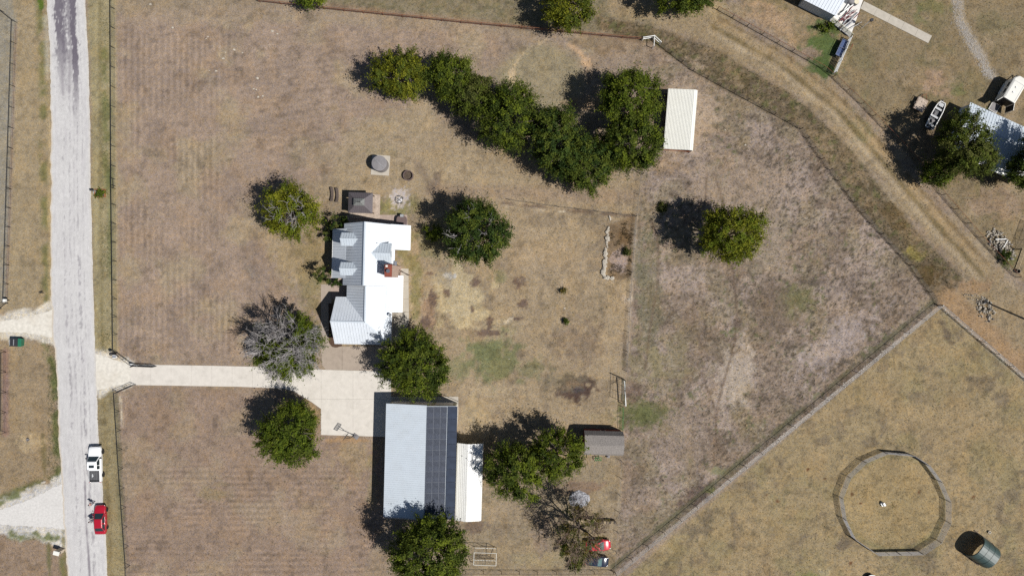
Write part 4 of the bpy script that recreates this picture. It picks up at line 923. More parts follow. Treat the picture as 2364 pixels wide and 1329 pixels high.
# green arched shelter -------------------------------------------------
c0 = P(2257, 1266); ax = Vector((.80, -.60, 0)); ang = math.atan2(ax.y, ax.x)
sh = T('arched_shelter', 'green steel half barrel livestock shelter on the tan pasture', 'shelter', c0, ang)
R_, LL, HH = 2.0, 3.3, 2.7
def arc_prof(n=14, s=1.0): return [(R_ * s * math.copysign(abs(math.cos(math.pi * i / n)) ** .75, math.cos(math.pi * i / n)), HH * s * max(0, math.sin(math.pi * i / n)) ** .7) for i in range(n + 1)]
for k in range(3):
    x0 = -LL / 2 + k * LL / 3; x1 = x0 + LL / 3 + .06; A = arc_prof(18, 1.0); B = arc_prof(18, .975); mb = MB(); lift = .035 * (2 - k)
    for i in range(18):
        (y0, z0), (y1, z1) = A[i], A[i + 1]; (v0, w0), (v1, w1) = B[i], B[i + 1]
        mb.loft([[(x0, y0 * (1 + lift * .3), z0 + lift), (x0, y1 * (1 + lift * .3), z1 + lift), (x0, v1, w1 + lift), (x0, v0, w0 + lift)], [(x1, y0 * (1 + lift * .3), z0 + lift), (x1, y1 * (1 + lift * .3), z1 + lift), (x1, v1, w1 + lift), (x1, v0, w0 + lift)]])
    me = recalc(mb.mesh('arch_panel', m_shelter)); add('arch_panel', me, parent=sh)
    rb = MB(); A = arc_prof(18, 1.02)
    for (y0, z0), (y1, z1) in zip(A[:-1], A[1:]): rb.bar((x0 + .03, y0, z0 + lift), (x0 + .03, y1, z1 + lift), .06, .035)
    add('rib', rb, m_shelter, sh)
ln = MB(); B = arc_prof(18, .955)
for (y0, z0), (y1, z1) in zip(B[:-1], B[1:]): ln.poly([(-LL / 2 + .05, y0, z0), (-LL / 2 + .05, y1, z1), (LL / 2 - .05, y1, z1), (LL / 2 - .05, y0, z0)])
add('liner', ln, m_cream, sh)
add('skid', MB().box((-.3, -2.1, .08), (4.0, .14, .16)).box((-.3, 2.1, .08), (4.0, .14, .16)), m_brownpost, sh)
one('salt_block', 'small pale ringed feed block to the right of the green shelter', 'feed block', MB().lathe([(.22, 0), (.25, .06), (.25, .25), (.14, .26), (.12, .12), (.01, .12)], 12, cap=False), m_rock, P(2283, 1227))
bt = T('trough', 'dark trough with pale rim at the bottom edge of the pasture', 'trough', P(2009, 1336)); add('basin', MB().lathe([(.9, 0), (.95, .6), (.88, .6), (.85, .1), (.01, .1)], 16, cap=False), m_plastic, bt); add('rim', MB().lathe([(.86, .6), (.97, .6), (.97, .64), (.86, .64)], 16, cap=False), m_trim, bt)

# ------------------------------------------------------------------ vehicles
def ring(x, hw, z0, z1, r=.18, n=3):
    """rounded cross-section, superellipse-like, 16 points"""
    out = []
    for sy, sz, a0 in ((1, -1, -90), (1, 1, 0), (-1, 1, 90), (-1, -1, 180)):
        for k in range(n + 1):
            t = math.radians(a0 + 90 * k / n); out.append((x, sy * (hw - r) + r * math.cos(t) * 1.0, (z0 + r if sz < 0 else z1 - r) + r * math.sin(t)))
    return out
def wheel(parent, x, y, r, w=.22):
    wv = bpy.data.objects.new('wheel', None); COL.objects.link(wv); wv.parent = parent; wv.location = (x, y, r)
    add('tyre', MB().lathe([(r * .6, -w / 2), (r * .95, -w / 2), (r, -w * .35), (r, w * .35), (r * .95, w / 2), (r * .6, w / 2)], 18, axis='Y'), m_rubber, wv)
    add('rim', MB().lathe([(r * .62, -w * .42), (r * .62, w * .42)], 12, axis='Y'), m_alu, wv)
def glassq(name, q, parent, mat=None, th=.02):
    q = [Vector(a) for a in q]; n = (q[1] - q[0]).cross(q[2] - q[0]).normalized(); return add(name, MB().loft([[a - n * th for a in q], [a + n * th for a in q]]), mat or m_glass, parent)
def car(name, label, loc, rz, L, W, Hh, paint, st, cab, glass=None, group=None, cat='car', door_open=False, wr=.33):
    """st: body sections (x/L, halfwidth share, z0, z1); cab: belt rear x, roof rear x, roof front x, belt front x (share of L)"""
    t = T(name, label, cat, loc, rz, group); gl = glass or m_glass
    b = MB().loft([ring(x * L, hw * W / 2, z0, z1, min(.16, (z1 - z0) * .35)) for x, hw, z0, z1 in st]); me = recalc(b.mesh('body', paint, True)); add('body', me, parent=t)
    xr_, xt0, xt1, xf_ = [c * L for c in cab]; zb = .93; hw = W / 2 * .93; hr = W / 2 * .70
    c = MB().loft([[(xr_, -hw, zb - .1), (xf_, -hw, zb - .1), (xf_, hw, zb - .1), (xr_, hw, zb - .1)], [(xr_ + .02, -hw, zb), (xf_ - .02, -hw, zb), (xf_ - .02, hw, zb), (xr_ + .02, hw, zb)], [(xt0, -hr, Hh - .05), (xt1, -hr, Hh - .05), (xt1, hr, Hh - .05), (xt0, hr, Hh - .05)], [(xt0 + .12, -hr + .1, Hh), (xt1 - .12, -hr + .1, Hh), (xt1 - .12, hr - .1, Hh), (xt0 + .12, hr - .1, Hh)]])
    add('cabin', recalc(c.mesh('cabin', paint)), parent=t)
    def lerp(a, b, k): return tuple(a[i] + (b[i] - a[i]) * k for i in range(3))
    def pane(nm, A, B, Cc, D, k=.07, kk=.1):   # A,B bottom, C,D top
        a1 = lerp(A, B, k); b1 = lerp(B, A, k); c1 = lerp(Cc, D, k); d1 = lerp(D, Cc, k)
        glassq(nm, [lerp(a1, d1, kk), lerp(b1, c1, kk), lerp(c1, b1, kk * .7), lerp(d1, a1, kk * .7)], t, gl)
    zt = Hh - .05
    pane('windshield', (xf_, hw, zb), (xf_, -hw, zb), (xt1, -hr, zt), (xt1, hr, zt), .06, .04)
    if xr_ < xt0 - .1: pane('rear_window', (xr_, -hw, zb), (xr_, hw, zb), (xt0, hr, zt), (xt0, -hr, zt), .08, .06)
    for s in (-1, 1):
        m0 = (xr_ + xf_) / 2 - .05 * L; m1 = (xt0 + xt1) / 2
        pane('side_window', (xr_ + .05, s * hw, zb), (m0 - .03, s * hw, zb), (m1 - .03, s * hr, zt), (xt0, s * hr, zt), .05, .08)
        pane('side_window', (m0 + .03, s * hw, zb), (xf_ - .1, s * hw, zb), (xt1, s * hr, zt), (m1 + .03, s * hr, zt), .05, .08)
        add('mirror', MB().blob((xf_ - .12 * L * .3, s * (W / 2 + .09), zb + .06), (.1, .1, .08), 3, .05), paint, t, smooth=True)
        add('headlight', MB().blob((st[-2][0] * L - .03, s * W / 2 * .74, st[-2][3] - .12), (.16, .15, .08), 3, .0), m_chrome, t, smooth=True)
        add('tail_light', MB().blob((st[1][0] * L - .0, s * W / 2 * .78, st[1][3] - .12), (.08, .17, .09), 3, .0), m_redlens, t, smooth=True)
        for x in (.31 * L, -.29 * L): wheel(t, x, s * (W / 2 - .1), wr)
        add('door_handle', MB().box((-.02 * L, s * (W / 2 + .005), .78), (.16, .03, .03)), m_chrome, t)
    add('bumper', MB().box((st[-1][0] * L + .0, 0, .45), (.08, W * .7, .14)).box((st[0][0] * L, 0, .45), (.08, W * .7, .14)), m_plastic, t)
    return t
SED = [(-.5, .74, .45, .82), (-.47, .9, .32, .98), (-.38, .98, .24, 1.02), (-.2, 1, .22, 1.0), (.1, 1, .22, .98), (.3, .99, .24, .93), (.42, .93, .3, .84), (.48, .82, .36, .74), (.5, .66, .42, .66)]
rc_ = car('sedan', 'dark red sedan on the road shoulder with its driver door open', P(237.5, 1195.5), math.radians(91.5), 4.75, 1.85, 1.45, m_red, SED, (-.40, -.24, .06, .24))
dr = add('door', MB().box((-.48, 0, .62), (.98, .07, .66)), m_red, rc_, (.13 * 4.75, .93, 0)); dr.rotation_euler = (0, 0, math.radians(-62))
add('door_glass', MB().box((-.42, -.04, 1.12), (.7, .03, .34)), m_glass, dr)
BEE = [(-.5, .5, .45, .7), (-.46, .8, .32, .86), (-.36, .97, .24, .98), (-.15, 1, .22, 1.0), (.12, 1, .22, .98), (.28, 1.0, .26, .98), (.40, .92, .3, .92), (.47, .72, .36, .78), (.5, .5, .42, .66)]
car('car', 'bright red car parked nose out beneath the brown thin leaved tree', P(1386, 1254) - Vector((.5, 0, 0)), math.radians(3), 4.2, 1.75, 1.45, m_red2, BEE, (-.42, -.26, .05, .24), m_glass_green)
car('car', 'small navy car with pale mirrors parked below the bright red car', P(1382, 1290) - Vector((.4, 0, 0)), math.radians(-6), 3.9, 1.7, 1.45, m_navy, BEE, (-.34, -.2, .02, .22), m_glass_green)
# pickup
pk = T('pickup_truck', 'white crew cab pickup truck parked on the road with dark bed cover', 'pickup truck', P(227, 1068), math.radians(91.0))
Lk_, Wk = 5.85, 2.02
st = [(-.49, .9, .5, 1.05), (-.485, .99, .45, 1.1), (-.15, 1, .42, 1.12), (.17, 1, .42, 1.14), (.3, 1.0, .42, 1.16), (.42, .96, .45, 1.12), (.475, .9, .5, 1.02), (.5, .78, .55, .9)]
add('body', recalc(MB().loft([ring(x * Lk_, h * Wk / 2, a, b, .14) for x, h, a, b in st]).mesh('body', m_white, True)), parent=pk)
hw, hr = .93, .76; x0, x1, x2, x3 = -.135 * Lk_, -.11 * Lk_, .11 * Lk_, .235 * Lk_; zt = 1.9
add('cabin', recalc(MB().loft([[(x0, -hw, 1.0), (x3, -hw, 1.0), (x3, hw, 1.0), (x0, hw, 1.0)], [(x0, -hw, 1.15), (x3, -hw, 1.15), (x3, hw, 1.15), (x0, hw, 1.15)], [(x1, -hr, zt - .06), (x2, -hr, zt - .06), (x2, hr, zt - .06), (x1, hr, zt - .06)], [(x1 + .1, -hr + .08, zt), (x2 - .1, -hr + .08, zt), (x2 - .1, hr - .08, zt), (x1 + .1, hr - .08, zt)]]).mesh('cabin', m_white)), parent=pk)
glassq('windshield', [(x3 - .05, .84, 1.2), (x3 - .05, -.84, 1.2), (x2 + .03, -.7, zt - .08), (x2 + .03, .7, zt - .08)], pk, th=.035)
glassq('sunroof', [(.1, -.42, zt), (.1, .42, zt), (-.42 + .1, .42, zt), (-.42 + .1, -.42, zt)], pk)
for s in (-1, 1):
    for a, b, c_, d in ((x0 + .1, -.02 * Lk_, -.0 * Lk_ - .04, x1 + .06), (.0 * Lk_, x3 - .22, x2 - .06, .0 * Lk_ + .04)):
        glassq('side_window', [(a, s * (hw - .02), 1.2), (b, s * (hw - .02), 1.2), (c_, s * (hr + .01), zt - .12), (d, s * (hr + .01), zt - .12)], pk, th=.03)
    for x in (.33 * Lk_, -.31 * Lk_): wheel(pk, x, s * (Wk / 2 - .1), .4, .27)
    add('mirror', MB().box((.185 * Lk_, s * (Wk / 2 + .17), 1.3), (.14, .26, .22)), m_plastic, pk)
    add('headlight', MB().box((.485 * Lk_, s * .72, .88), (.1, .34, .2)), m_chrome, pk); add('tail_light', MB().box((-.49 * Lk_, s * .86, .9), (.08, .16, .4)), m_redlens, pk)
add('bed_liner', MB().box((-.325 * Lk_, 0, 1.14), (.31 * Lk_, 1.62, .06)), m_plastic, pk)
cv = add('bed_cover', MB().box((-.30 * Lk_, 0, 1.19), (.25 * Lk_, 1.6, .05)), m_tank if False else M('grey_bed_cover', (.085, .085, .09), .6, var=.25, scale=3), pk)
for k in range(4): add('cover_seam', MB().box((-.30 * Lk_, -.6 + k * .4, 1.22), (.24 * Lk_, .03, .02)), m_plastic, cv)
add('bed_item', MB().blob((-.30 * Lk_, .25, 1.26), (.28, .12, .06), 5, .4), m_steel, pk); add('tailgate_well', MB().box((-.445 * Lk_, 0, 1.15), (.06 * Lk_, 1.55, .05)), m_black, pk)
add('grille', MB().box((.497 * Lk_, 0, .8), (.06, 1.1, .3)), m_plastic, pk); add('bumper', MB().box((.5 * Lk_, 0, .55), (.12, 1.8, .2)).box((-.5 * Lk_, 0, .6), (.12, 1.8, .2)), m_chrome, pk)

# horse trailer in the north-east -----------------------------------------
tc = P(2333, 211, 1.2) * 1; ta = math.atan2(44, 26)
ht = T('horse_trailer', 'white enclosed livestock trailer with open rear doors on the northeast lawn', 'trailer', (tc.x - .15, tc.y - .1, 0), ta)
ht.scale = (1.12, 1.16, 1.08)
body = MB().loft([[(-1.75, -.95, .45), (-1.75, .95, .45), (-1.75, .95, 2.25), (-1.75, .8, 2.35), (-1.75, -.8, 2.35), (-1.75, -.95, 2.25)], [(1.5, -.95, .45), (1.5, .95, .45), (1.5, .95, 2.25), (1.5, .8, 2.35), (1.5, -.8, 2.35), (1.5, -.95, 2.25)], [(2.1, -.45, .5), (2.1, .45, .5), (2.1, .45, 2.1), (2.1, .35, 2.2), (2.1, -.35, 2.2), (2.1, -.45, 2.1)]])
add('body', recalc(body.mesh('body', m_offwhite)), parent=ht)
for x, y in ((.3, .1), (-.5, .1)): add('roof_vent', MB().box((x, y, 2.4), (.22, .2, .1)), m_trim, ht)
add('roof_seam', MB().box((1.1, 0, 2.365), (.04, 1.5, .02)).box((-.2, .72, 2.365), (2.7, .03, .02)).box((-.2, -.72, 2.365), (2.7, .03, .02)), m_steel, ht)
for x in (.5, -.55):
    for s in (-1, 1): add('window', MB().box((x, s * .955, 1.75), (.75, .03, .42)), m_glass, ht)
for s in (-1, 1):
    for x in (-.4, .35): wheel(ht, x, s * .9, .34)
    add('fender', MB().box((0, s * 1.02, .72), (1.7, .22, .06)), m_offwhite, ht)
add('tongue', MB().bar((2.0, -.4, .45), (3.1, 0, .45), .08, .1).bar((2.0, .4, .45), (3.1, 0, .45), .08, .1).tube((3.0, 0, 0), (3.0, 0, .8), .04), m_black, ht)
add('rear_dark_sheet', MB().box((-1.77, 0, 1.35), (.02, 1.6, 1.7)), m_black, ht)  # black sheet stands in for the shaded inside; the body is closed
def tdoor(y, a, s):
    d = add('rear_door', MB().box((0, s * .45, 1.35), (.05, .9, 1.7)), m_black, ht, (-1.8, y, 0)); d.rotation_euler = (0, 0, a)
    add('door_frame', MB().box((0, s * .02, 1.35), (.07, .05, 1.75)).box((0, s * .9, 1.35), (.07, .05, 1.75)).box((0, s * .45, 2.22), (.07, .93, .05)).box((0, s * .45, .48), (.07, .93, .05)), m_offwhite, d)
tdoor(.95, math.radians(62), 1); tdoor(-.95, math.radians(-70), -1)
rmp = add('ramp', MB().box((-2.55, .35, .2), (1.3, 1.15, .07)), m_tank, ht); add('ramp_edge', MB().box((-2.55, .95, .22), (1.36, .06, .1)).box((-2.55, -.25, .22), (1.36, .06, .1)).box((-3.2, .35, .22), (.06, 1.2, .1)), m_offwhite, rmp)

# boat -------------------------------------------------------------------
bc = (P(2173, 233, .9) + P(2186.3, 241.5, .9) + P(2152.4, 301.7, .9) + P(2128, 290.4, .9)) / 4; ba = math.atan2(61, 33)
btr = T('boat_trailer', 'dark boat trailer carrying the flat bottomed boat', 'trailer', (bc.x, bc.y, 0), ba)
add('frame', MB().bar((-2.2, -.5, .4), (2.0, -.5, .4), .08, .1).bar((-2.2, .5, .4), (2.0, .5, .4), .08, .1).bar((2.0, -.5, .4), (3.1, 0, .4), .08, .1).bar((2.0, .5, .4), (3.1, 0, .4), .08, .1).bar((-1.5, -.9, .4), (-1.5, .9, .4), .08, .1), m_black, btr)
for s in (-1, 1): wheel(btr, -.8, s * .95, .28, .18)
add('winch_post', MB().tube((2.6, 0, .4), (2.6, 0, 1.1), .05), m_steel, btr)
bo = T('boat', 'open flat bottomed boat with pale gunwales sitting on a trailer under the trees', 'boat', (bc.x, bc.y, .5), ba)
secs = [(-2.35, .70, .8), (-1.2, .76, .85), (.9, .76, .85), (1.7, .66, .82), (2.2, .5, .75), (2.45, .34, .6)]
h_ = MB().loft([[(x, -g, .55), (x, -b_ * g, .02), (x, b_ * g, .02), (x, g, .55), (x, g - .06, .55), (x, b_ * g - .04, .09), (x, -b_ * g + .04, .09), (x, -g + .06, .55)] for x, g, b_ in secs])
add('hull', recalc(h_.mesh('hull', M('boat_hull', (.06, .065, .07), .5, var=.3))), parent=bo)
gw = MB()
for s in (-1, 1):
    for (xa, ga, _), (xb, gb, _) in zip(secs[:-1], secs[1:]): gw.bar((xa, s * ga, .57), (xb, s * gb, .57), .11, .05)
gw.bar((-2.35, -.62, .57), (-2.35, .62, .57), .1, .05).bar((2.4, -.3, .57), (2.4, .3, .57), .1, .05); add('gunwale', gw, m_trim, bo)
for x, w_ in ((-1.7, .65), (-.2, .72), (1.2, .66)): add('seat', MB().box((x, 0, .36), (.32, w_ * 2, .05)), m_steel, bo)
add('outboard_motor', MB().box((-2.5, .0, .7), (.35, .3, .5)).box((-2.55, 0, .3), (.12, .1, .8)), m_plastic, bo)
add('bow_deck', MB().box((1.95, 0, .46), (.6, .8, .04)), m_steel, bo); add('gear', MB().blob((.3, .2, .3), (.4, .25, .2), 3, .3).blob((-.9, -.1, .3), (.3, .3, .15), 9, .3), m_tank, bo)
# flat trailer -------------------------------------------------------------
fc = P(2126, 241, .6); fa = math.atan2(40, 21)
ft = T('utility_trailer', 'small plank floored utility trailer beside the boat', 'trailer', (fc.x, fc.y, 0), fa)
for k in range(11): add('plank', MB().box((0, -.8 + k * .16, .58), (2.1, .15, .04)), m_wood, ft)
add('frame', MB().bar((-1.1, -.88, .5), (1.1, -.88, .5), .06, .1).bar((-1.1, .88, .5), (1.1, .88, .5), .06, .1).bar((1.05, -.88, .5), (1.05, .88, .5), .06, .1).bar((1.05, -.6, .5), (2.0, 0, .5), .06, .08).bar((1.05, .6, .5), (2.0, 0, .5), .06, .08).bar((-1.05, -.88, .5), (-1.05, .88, .5), .06, .1), m_rust, ft)
add('side_rail', MB().tube((-1.1, .9, .9), (1.1, .9, .9), .03).tube((-1.1, .9, .5), (-1.1, .9, .9), .03).tube((1.1, .9, .5), (1.1, .9, .9), .03).tube((1.1, -.9, .5), (1.1, -.9, .9), .03).tube((1.1, -.9, .9), (1.1, .9, .9), .03), m_black, ft)
for s in (-1, 1): wheel(ft, -.1, s * 1.02, .3, .18)

# metal building with lean-to on the right edge ------------------------------
e1 = Vector((.909, -.416, 0)); A = P(2240.8, 236, 2.6); ang = math.atan2(e1.y, e1.x); A.z = 0
mbld = T('metal_building', 'grey ribbed metal building half hidden by trees at the right edge', 'building', A, ang)
mb = MB(); roof_plane(mb, [(0, 0, 2.6), (14, 0, 2.6), (14, -3.2, 3.3), (0, -3.2, 3.3)], (0, -1, .2), .5); add('roof', mb, m_roof_pale, mbld)
mb = MB(); roof_plane(mb, [(0, -3.2, 3.3), (14, -3.2, 3.3), (14, -6.5, 2.6), (0, -6.5, 2.6)], (0, -1, -.2), .5); add('roof', mb, m_roof_pale, mbld)
mb = MB(); roof_plane(mb, [(.9, -6.3, 2.35), (14, -6.3, 2.35), (14, -8.3, 2.0), (.9, -8.3, 2.0)], (0, -1, -.2), .45); add('lean_to_roof', mb, m_roof_white, mbld)
add('wall', MB().loft([[(x, -.2, 0), (x, -6.3, 0), (x, -6.3, 2.5), (x, -3.2, 3.2), (x, -.2, 2.5)] for x in (.15, 13.8)]), m_roof_pale, mbld)
for x in (1.0, 4.5, 8, 12): add('post', MB().box((x, -8.2, 1.0), (.1, .1, 2.0)), m_brownpost, mbld)
# barn top right ----------------------------------------------------------
e1 = Vector((2 * .9, -1, 0)); e1 = Vector((.894, -.447, 0)); A = P(1912, 49.3); ang = math.atan2(e1.y, e1.x)
barn = T('barn', 'white metal barn cut off by the top edge with a bare slab at its side', 'barn', A, ang)
hb_ = 2.6
mb = MB(); roof_plane(mb, [(-14, -.12, hb_), (.12, -.12, hb_), (.12, 4.4, 3.6), (-14, 4.4, 3.6)], (0, 1, .2), .5); add('roof', mb, m_roof, barn)
mb = MB(); roof_plane(mb, [(-14, 4.4, 3.6), (.12, 4.4, 3.6), (.12, 9, hb_), (-14, 9, hb_)], (0, 1, -.2), .5); add('roof', mb, m_roof, barn)
w = MB().loft([[(x, 0, 0), (x, 8.8, 0), (x, 8.8, hb_ - .1), (x, 4.4, 3.5), (x, 0, hb_ - .1)] for x in (-5.6, 0)]); add('wall', w, m_roof_pale, barn)
wr_ = MB()
for k in range(14): wr_.box((-.3 - k * .4, -.02, 1.25), (.05, .04, 2.4))
add('wall_rib', wr_, m_roof_pale, barn, kind='stuff'); add('open_bay_post', MB().box((-9.5, .1, 1.25), (.15, .15, 2.5)).box((-13.8, .1, 1.25), (.15, .15, 2.5)), m_brownpost, barn); add('rear_wall', MB().box((-9.8, 8.7, 1.25), (8.3, .1, 2.5)), m_roof_pale, barn)
slab = sheet('loading_slab', [(1915, 49), (1949, -14), (2003, -30), (1962, 88)], .06, M('white_slab', (.62, .60, .57), .8, var=.06, dirt=(.4, .36, .33), dirt_amt=.4), .2, 9, 5)
rg = random.Random(12)
for k in range(20):
    a = rg.uniform(-.5, .25) + math.radians(58); L = rg.uniform(1.0, 3.2); x = rg.uniform(1943, 1973); y = rg.uniform(14, 62); c = P(x, y)
    col, nm, lb = [(m_maroon, 'steel_bar', 'maroon'), (m_steel, 'steel_bar', 'grey'), (m_trim, 'steel_bar', 'white'), (m_char, 'steel_bar', 'black')][rg.choices([0, 1, 2, 3], [5, 3, 4, 2])[0]]
    o = one(nm, lb + ' steel bar lying in the scrap heap on the white barn slab', 'steel bar', MB().box((0, 0, 0), (L, rg.uniform(.07, .2), .1)), col, (c.x, c.y, .13 + k * .02), a, lb + ' scrap bars on the barn slab')
bn = T('barrel_pair', 'round cream topped barrel on the slab beside the barn', 'barrel', P(1972, 9)); add('drum', MB().lathe([(.42, .06), (.44, .1), (.44, .8), (.4, .84)], 16), m_tank, bn); add('lid', MB().lathe([(.40, .845), (.40, .87)], 14), m_cream, bn)
one('tank', 'dark oval tank next to the cream topped barrel on the slab', 'tank', MB().lathe([(.1, -.55), (.35, -.5), (.42, -.2), (.42, .2), (.35, .5), (.1, .55)], 12, (0, 0, .5), 'X'), m_tank, P(1962, 7), -.3, smooth=True)
fence('board_fence', 'cream board fence panel between the barn corner and the white rail fence', [(1914, 46), (1962, 86)], 1.2, 1.3, m_yellowish, rails=(1, .8, .6, .4, .2), railr=.05)
wf = fence('rail_fence', 'white rail fence slanting down to the lane from the barn slab', [(1957, 92), (1922, 172)], 2.1, 1.6, m_trim, rails=(), postr=.06)
pts = resample([(1957, 92), (1922, 172)], 2.1)
for a, b in zip(pts[:-1], pts[1:]):
    for k in range(5): add('board', MB().bar(a - pts[0] + Vector((0, 0, .3 + k * .3)), b - pts[0] + Vector((0, 0, .3 + k * .3)), .05, .17), m_trim, wf)
tb = T('tarp_rack', 'blue tarp covering a pipe frame beside the white rail fence', 'covered rack', P(1937, 116), math.radians(65))
add('tarp', MB().loft([[(-1.4, -.5, .9), (-1.4, .45, .95), (-1.4, .5, .88), (-1.4, -.55, .82)], [(0, -.55, .86), (0, .5, .98), (0, .55, .9), (0, -.6, .8)], [(1.5, -.45, .92), (1.5, .4, .95), (1.5, .45, .87), (1.5, -.5, .84)]]), m_blue, tb)
fr = MB()
for x in (-1.4, 0, 1.4):
    for s in (-1, 1): fr.tube((x, s * .55, 0), (x, s * .55, 1.15), .03)
    fr.tube((x, -.55, 1.15), (x, .55, 1.15), .03)
fr.tube((-1.4, -.55, 1.15), (1.4, -.55, 1.15), .03).tube((-1.4, .55, 1.15), (1.4, .55, 1.15), .03); add('frame', fr, m_alu, tb)
one('sawhorse', 'rusty sawhorse standing east of the white rail fence', 'sawhorse', MB().bar((-.6, 0, .7), (.6, 0, .7), .08, .1).bar((-.5, -.3, 0), (-.5, 0, .7), .05, .05).bar((-.5, .3, 0), (-.5, 0, .7), .05, .05).bar((.5, -.3, 0), (.5, 0, .7), .05, .05).bar((.5, .3, 0), (.5, 0, .7), .05, .05), m_rust, P(1961, 112), 1.1)
bx = T('bird_house', 'dark box on two leaning legs beside the barn slab', 'bird house', P(1992, 62)); add('post', MB().tube((0, 0, 0), (.1, .1, 2.4), .05).tube((-.3, -.3, 0), (0, .1, 2.2), .04), m_trim, bx); add('box', MB().box((.1, .1, 2.5), (.35, .35, .4)).box((.1, .1, 2.73), (.45, .45, .05)), m_plastic, bx)

# ------------------------------------------------------------------ yard things
wt = T('water_tank', 'round grey lidded storage tank on a pale concrete pad', 'water tank', P(881, 382)); tt = 2.0
add('shell', MB().lathe([(1.2, 0.07), (1.22, tt), (1.1, tt + .05)], 32), m_tank, wt, smooth=False); add('lid', MB().lathe([(1.23, tt), (1.23, tt + .06), (.3, tt + .22), (.02, tt + .24)], 32), m_tank, wt); add('lid_seam', MB().bar((-.75, .75, tt + .22), (.75, -.75, tt + .22), .05, .04), m_steel, wt)
o = one('tank_pad', 'square concrete pad beneath the round storage tank', 'concrete pad', MB().box((0, 0, .035), (3.0, 3.3, .07)), m_conc_grey, P(878.5, 381.5), math.radians(-4))
rr = T('ring_planter', 'rusty steel ring with soil inside on the lawn north of the house', 'ring planter', P(943, 406)); add('ring', MB().lathe([(.82, 0), (.84, .55), (.72, .55), (.70, .02)], 28, cap=False), m_brown, rr); add('soil', MB().lathe([(.7, .02), (.7, .14), (.02, .16)], 20), m_soil, rr)
fp = T('fire_pit', 'round stone fire pit full of pale ash', 'fire pit', P(922, 461))
for k in range(16):
    a = k * math.pi / 8; add('stone', MB().blob((.62 * math.cos(a), .62 * math.sin(a), .12), (.15, .12, .14), k, .15), m_rockdark if k % 3 else m_rock, fp)
add('ash', MB().blob((.08, -.1, .05), (.42, .4, .1), 3, .2, 2), m_ash, fp); add('charred_log', MB().tube((-.3, .2, .12), (.3, -.25, .16), .06).tube((-.25, -.25, .14), (.3, .3, .14), .05), m_rockdark, fp)
for (x, y, lb) in ((768, 449, 'left one of two wavy log benches near the gazebo'), (780, 451, 'right one of two wavy log benches near the gazebo')):
    rings = []
    for k in range(13):
        s = k / 12; yy = 1.15 - 2.3 * s; w_ = .23 + .03 * abs(2 * s - 1); dx = .1 * (2 * abs(s - .5)) ** 2 * -1; zz = .42 + .06 * math.cos(2 * math.pi * s)
        rings.append([(dx - w_, yy, zz), (dx - w_ * .6, yy, zz - .14), (dx + w_ * .6, yy, zz - .14), (dx + w_, yy, zz), (dx + w_ * .7, yy, zz + .05), (dx - w_ * .7, yy, zz + .05)])
    b_ = T('log_bench', lb, 'bench', P(x, y), 0, 'log benches by the gazebo'); add('seat', MB().loft(rings), m_logwood, b_)
    for yy in (.85, -.85): add('leg', MB().tube((-.08, yy, 0), (-.08, yy, .34), .14, .12, 8), m_logwood, b_)
htb = T('hot_tub', 'square brown hot tub tucked under the northeast roof corner', 'hot tub', P(929, 512), math.radians(-2))
add('shell', MB().loft([[(s * math.copysign(abs(math.cos(t)) ** .5, math.cos(t)), s * math.copysign(abs(math.sin(t)) ** .5, math.sin(t)), z_) for t in [2 * math.pi * k / 24 for k in range(24)]] for s, z_ in ((.78, .05), (.82, .4), (.82, .82))]), m_brown, htb)
add('cover', MB().loft([[(s * math.copysign(abs(math.cos(t)) ** .5, math.cos(t)), s * math.copysign(abs(math.sin(t)) ** .5, math.sin(t)), z_) for t in [2 * math.pi * k / 24 for k in range(24)]] for s, z_ in ((.86, .82), (.86, .9), (.8, .93))]), m_brown, htb)
gr = T('grill', 'small grey lidded grill standing on the patio by the hot tub', 'grill', P(930, 499)); add('cabinet', MB().box((0, 0, .45), (.5, .4, .8)), m_tank, gr); add('hood', MB().loft([ring(-.27, .24, .85, 1.12, .1), ring(.27, .24, .85, 1.12, .1)]), m_steel, gr)
# dumpster
dm_ = T('dumpster', 'green metal dumpster with black ribbed lids beside the gravel drive', 'dumpster', P(45, 789), math.radians(-2))
add('bin', recalc(MB().loft([[(-.95, -.55, .1), (.85, -.55, .1), (.85, .55, .1), (-.95, .55, .1)], [(-1.0, -.65, 1.0), (1.0, -.65, 1.0), (1.0, .65, 1.0), (-1.0, .65, 1.0)]]).mesh('bin', m_green)), parent=dm_)
for x in (-.55, .12): 
    l_ = add('lid', recalc(MB().loft([[(x - .33, -.66, 1.02), (x - .33, .66, 1.02), (x - .33, .6, 1.1), (x - .33, -.6, 1.1)], [(x + .31, -.66, 1.02), (x + .31, .66, 1.02), (x + .31, .6, 1.1), (x + .31, -.6, 1.1)]]).mesh('lid', m_plastic)), parent=dm_)
    add('ridge', MB().box((x - .3, 0, 1.12), (.09, 1.0, .05)), m_steel, l_)
add('lip', MB().box((.76, 0, 1.03), (.5, 1.32, .05)), m_green, dm_)
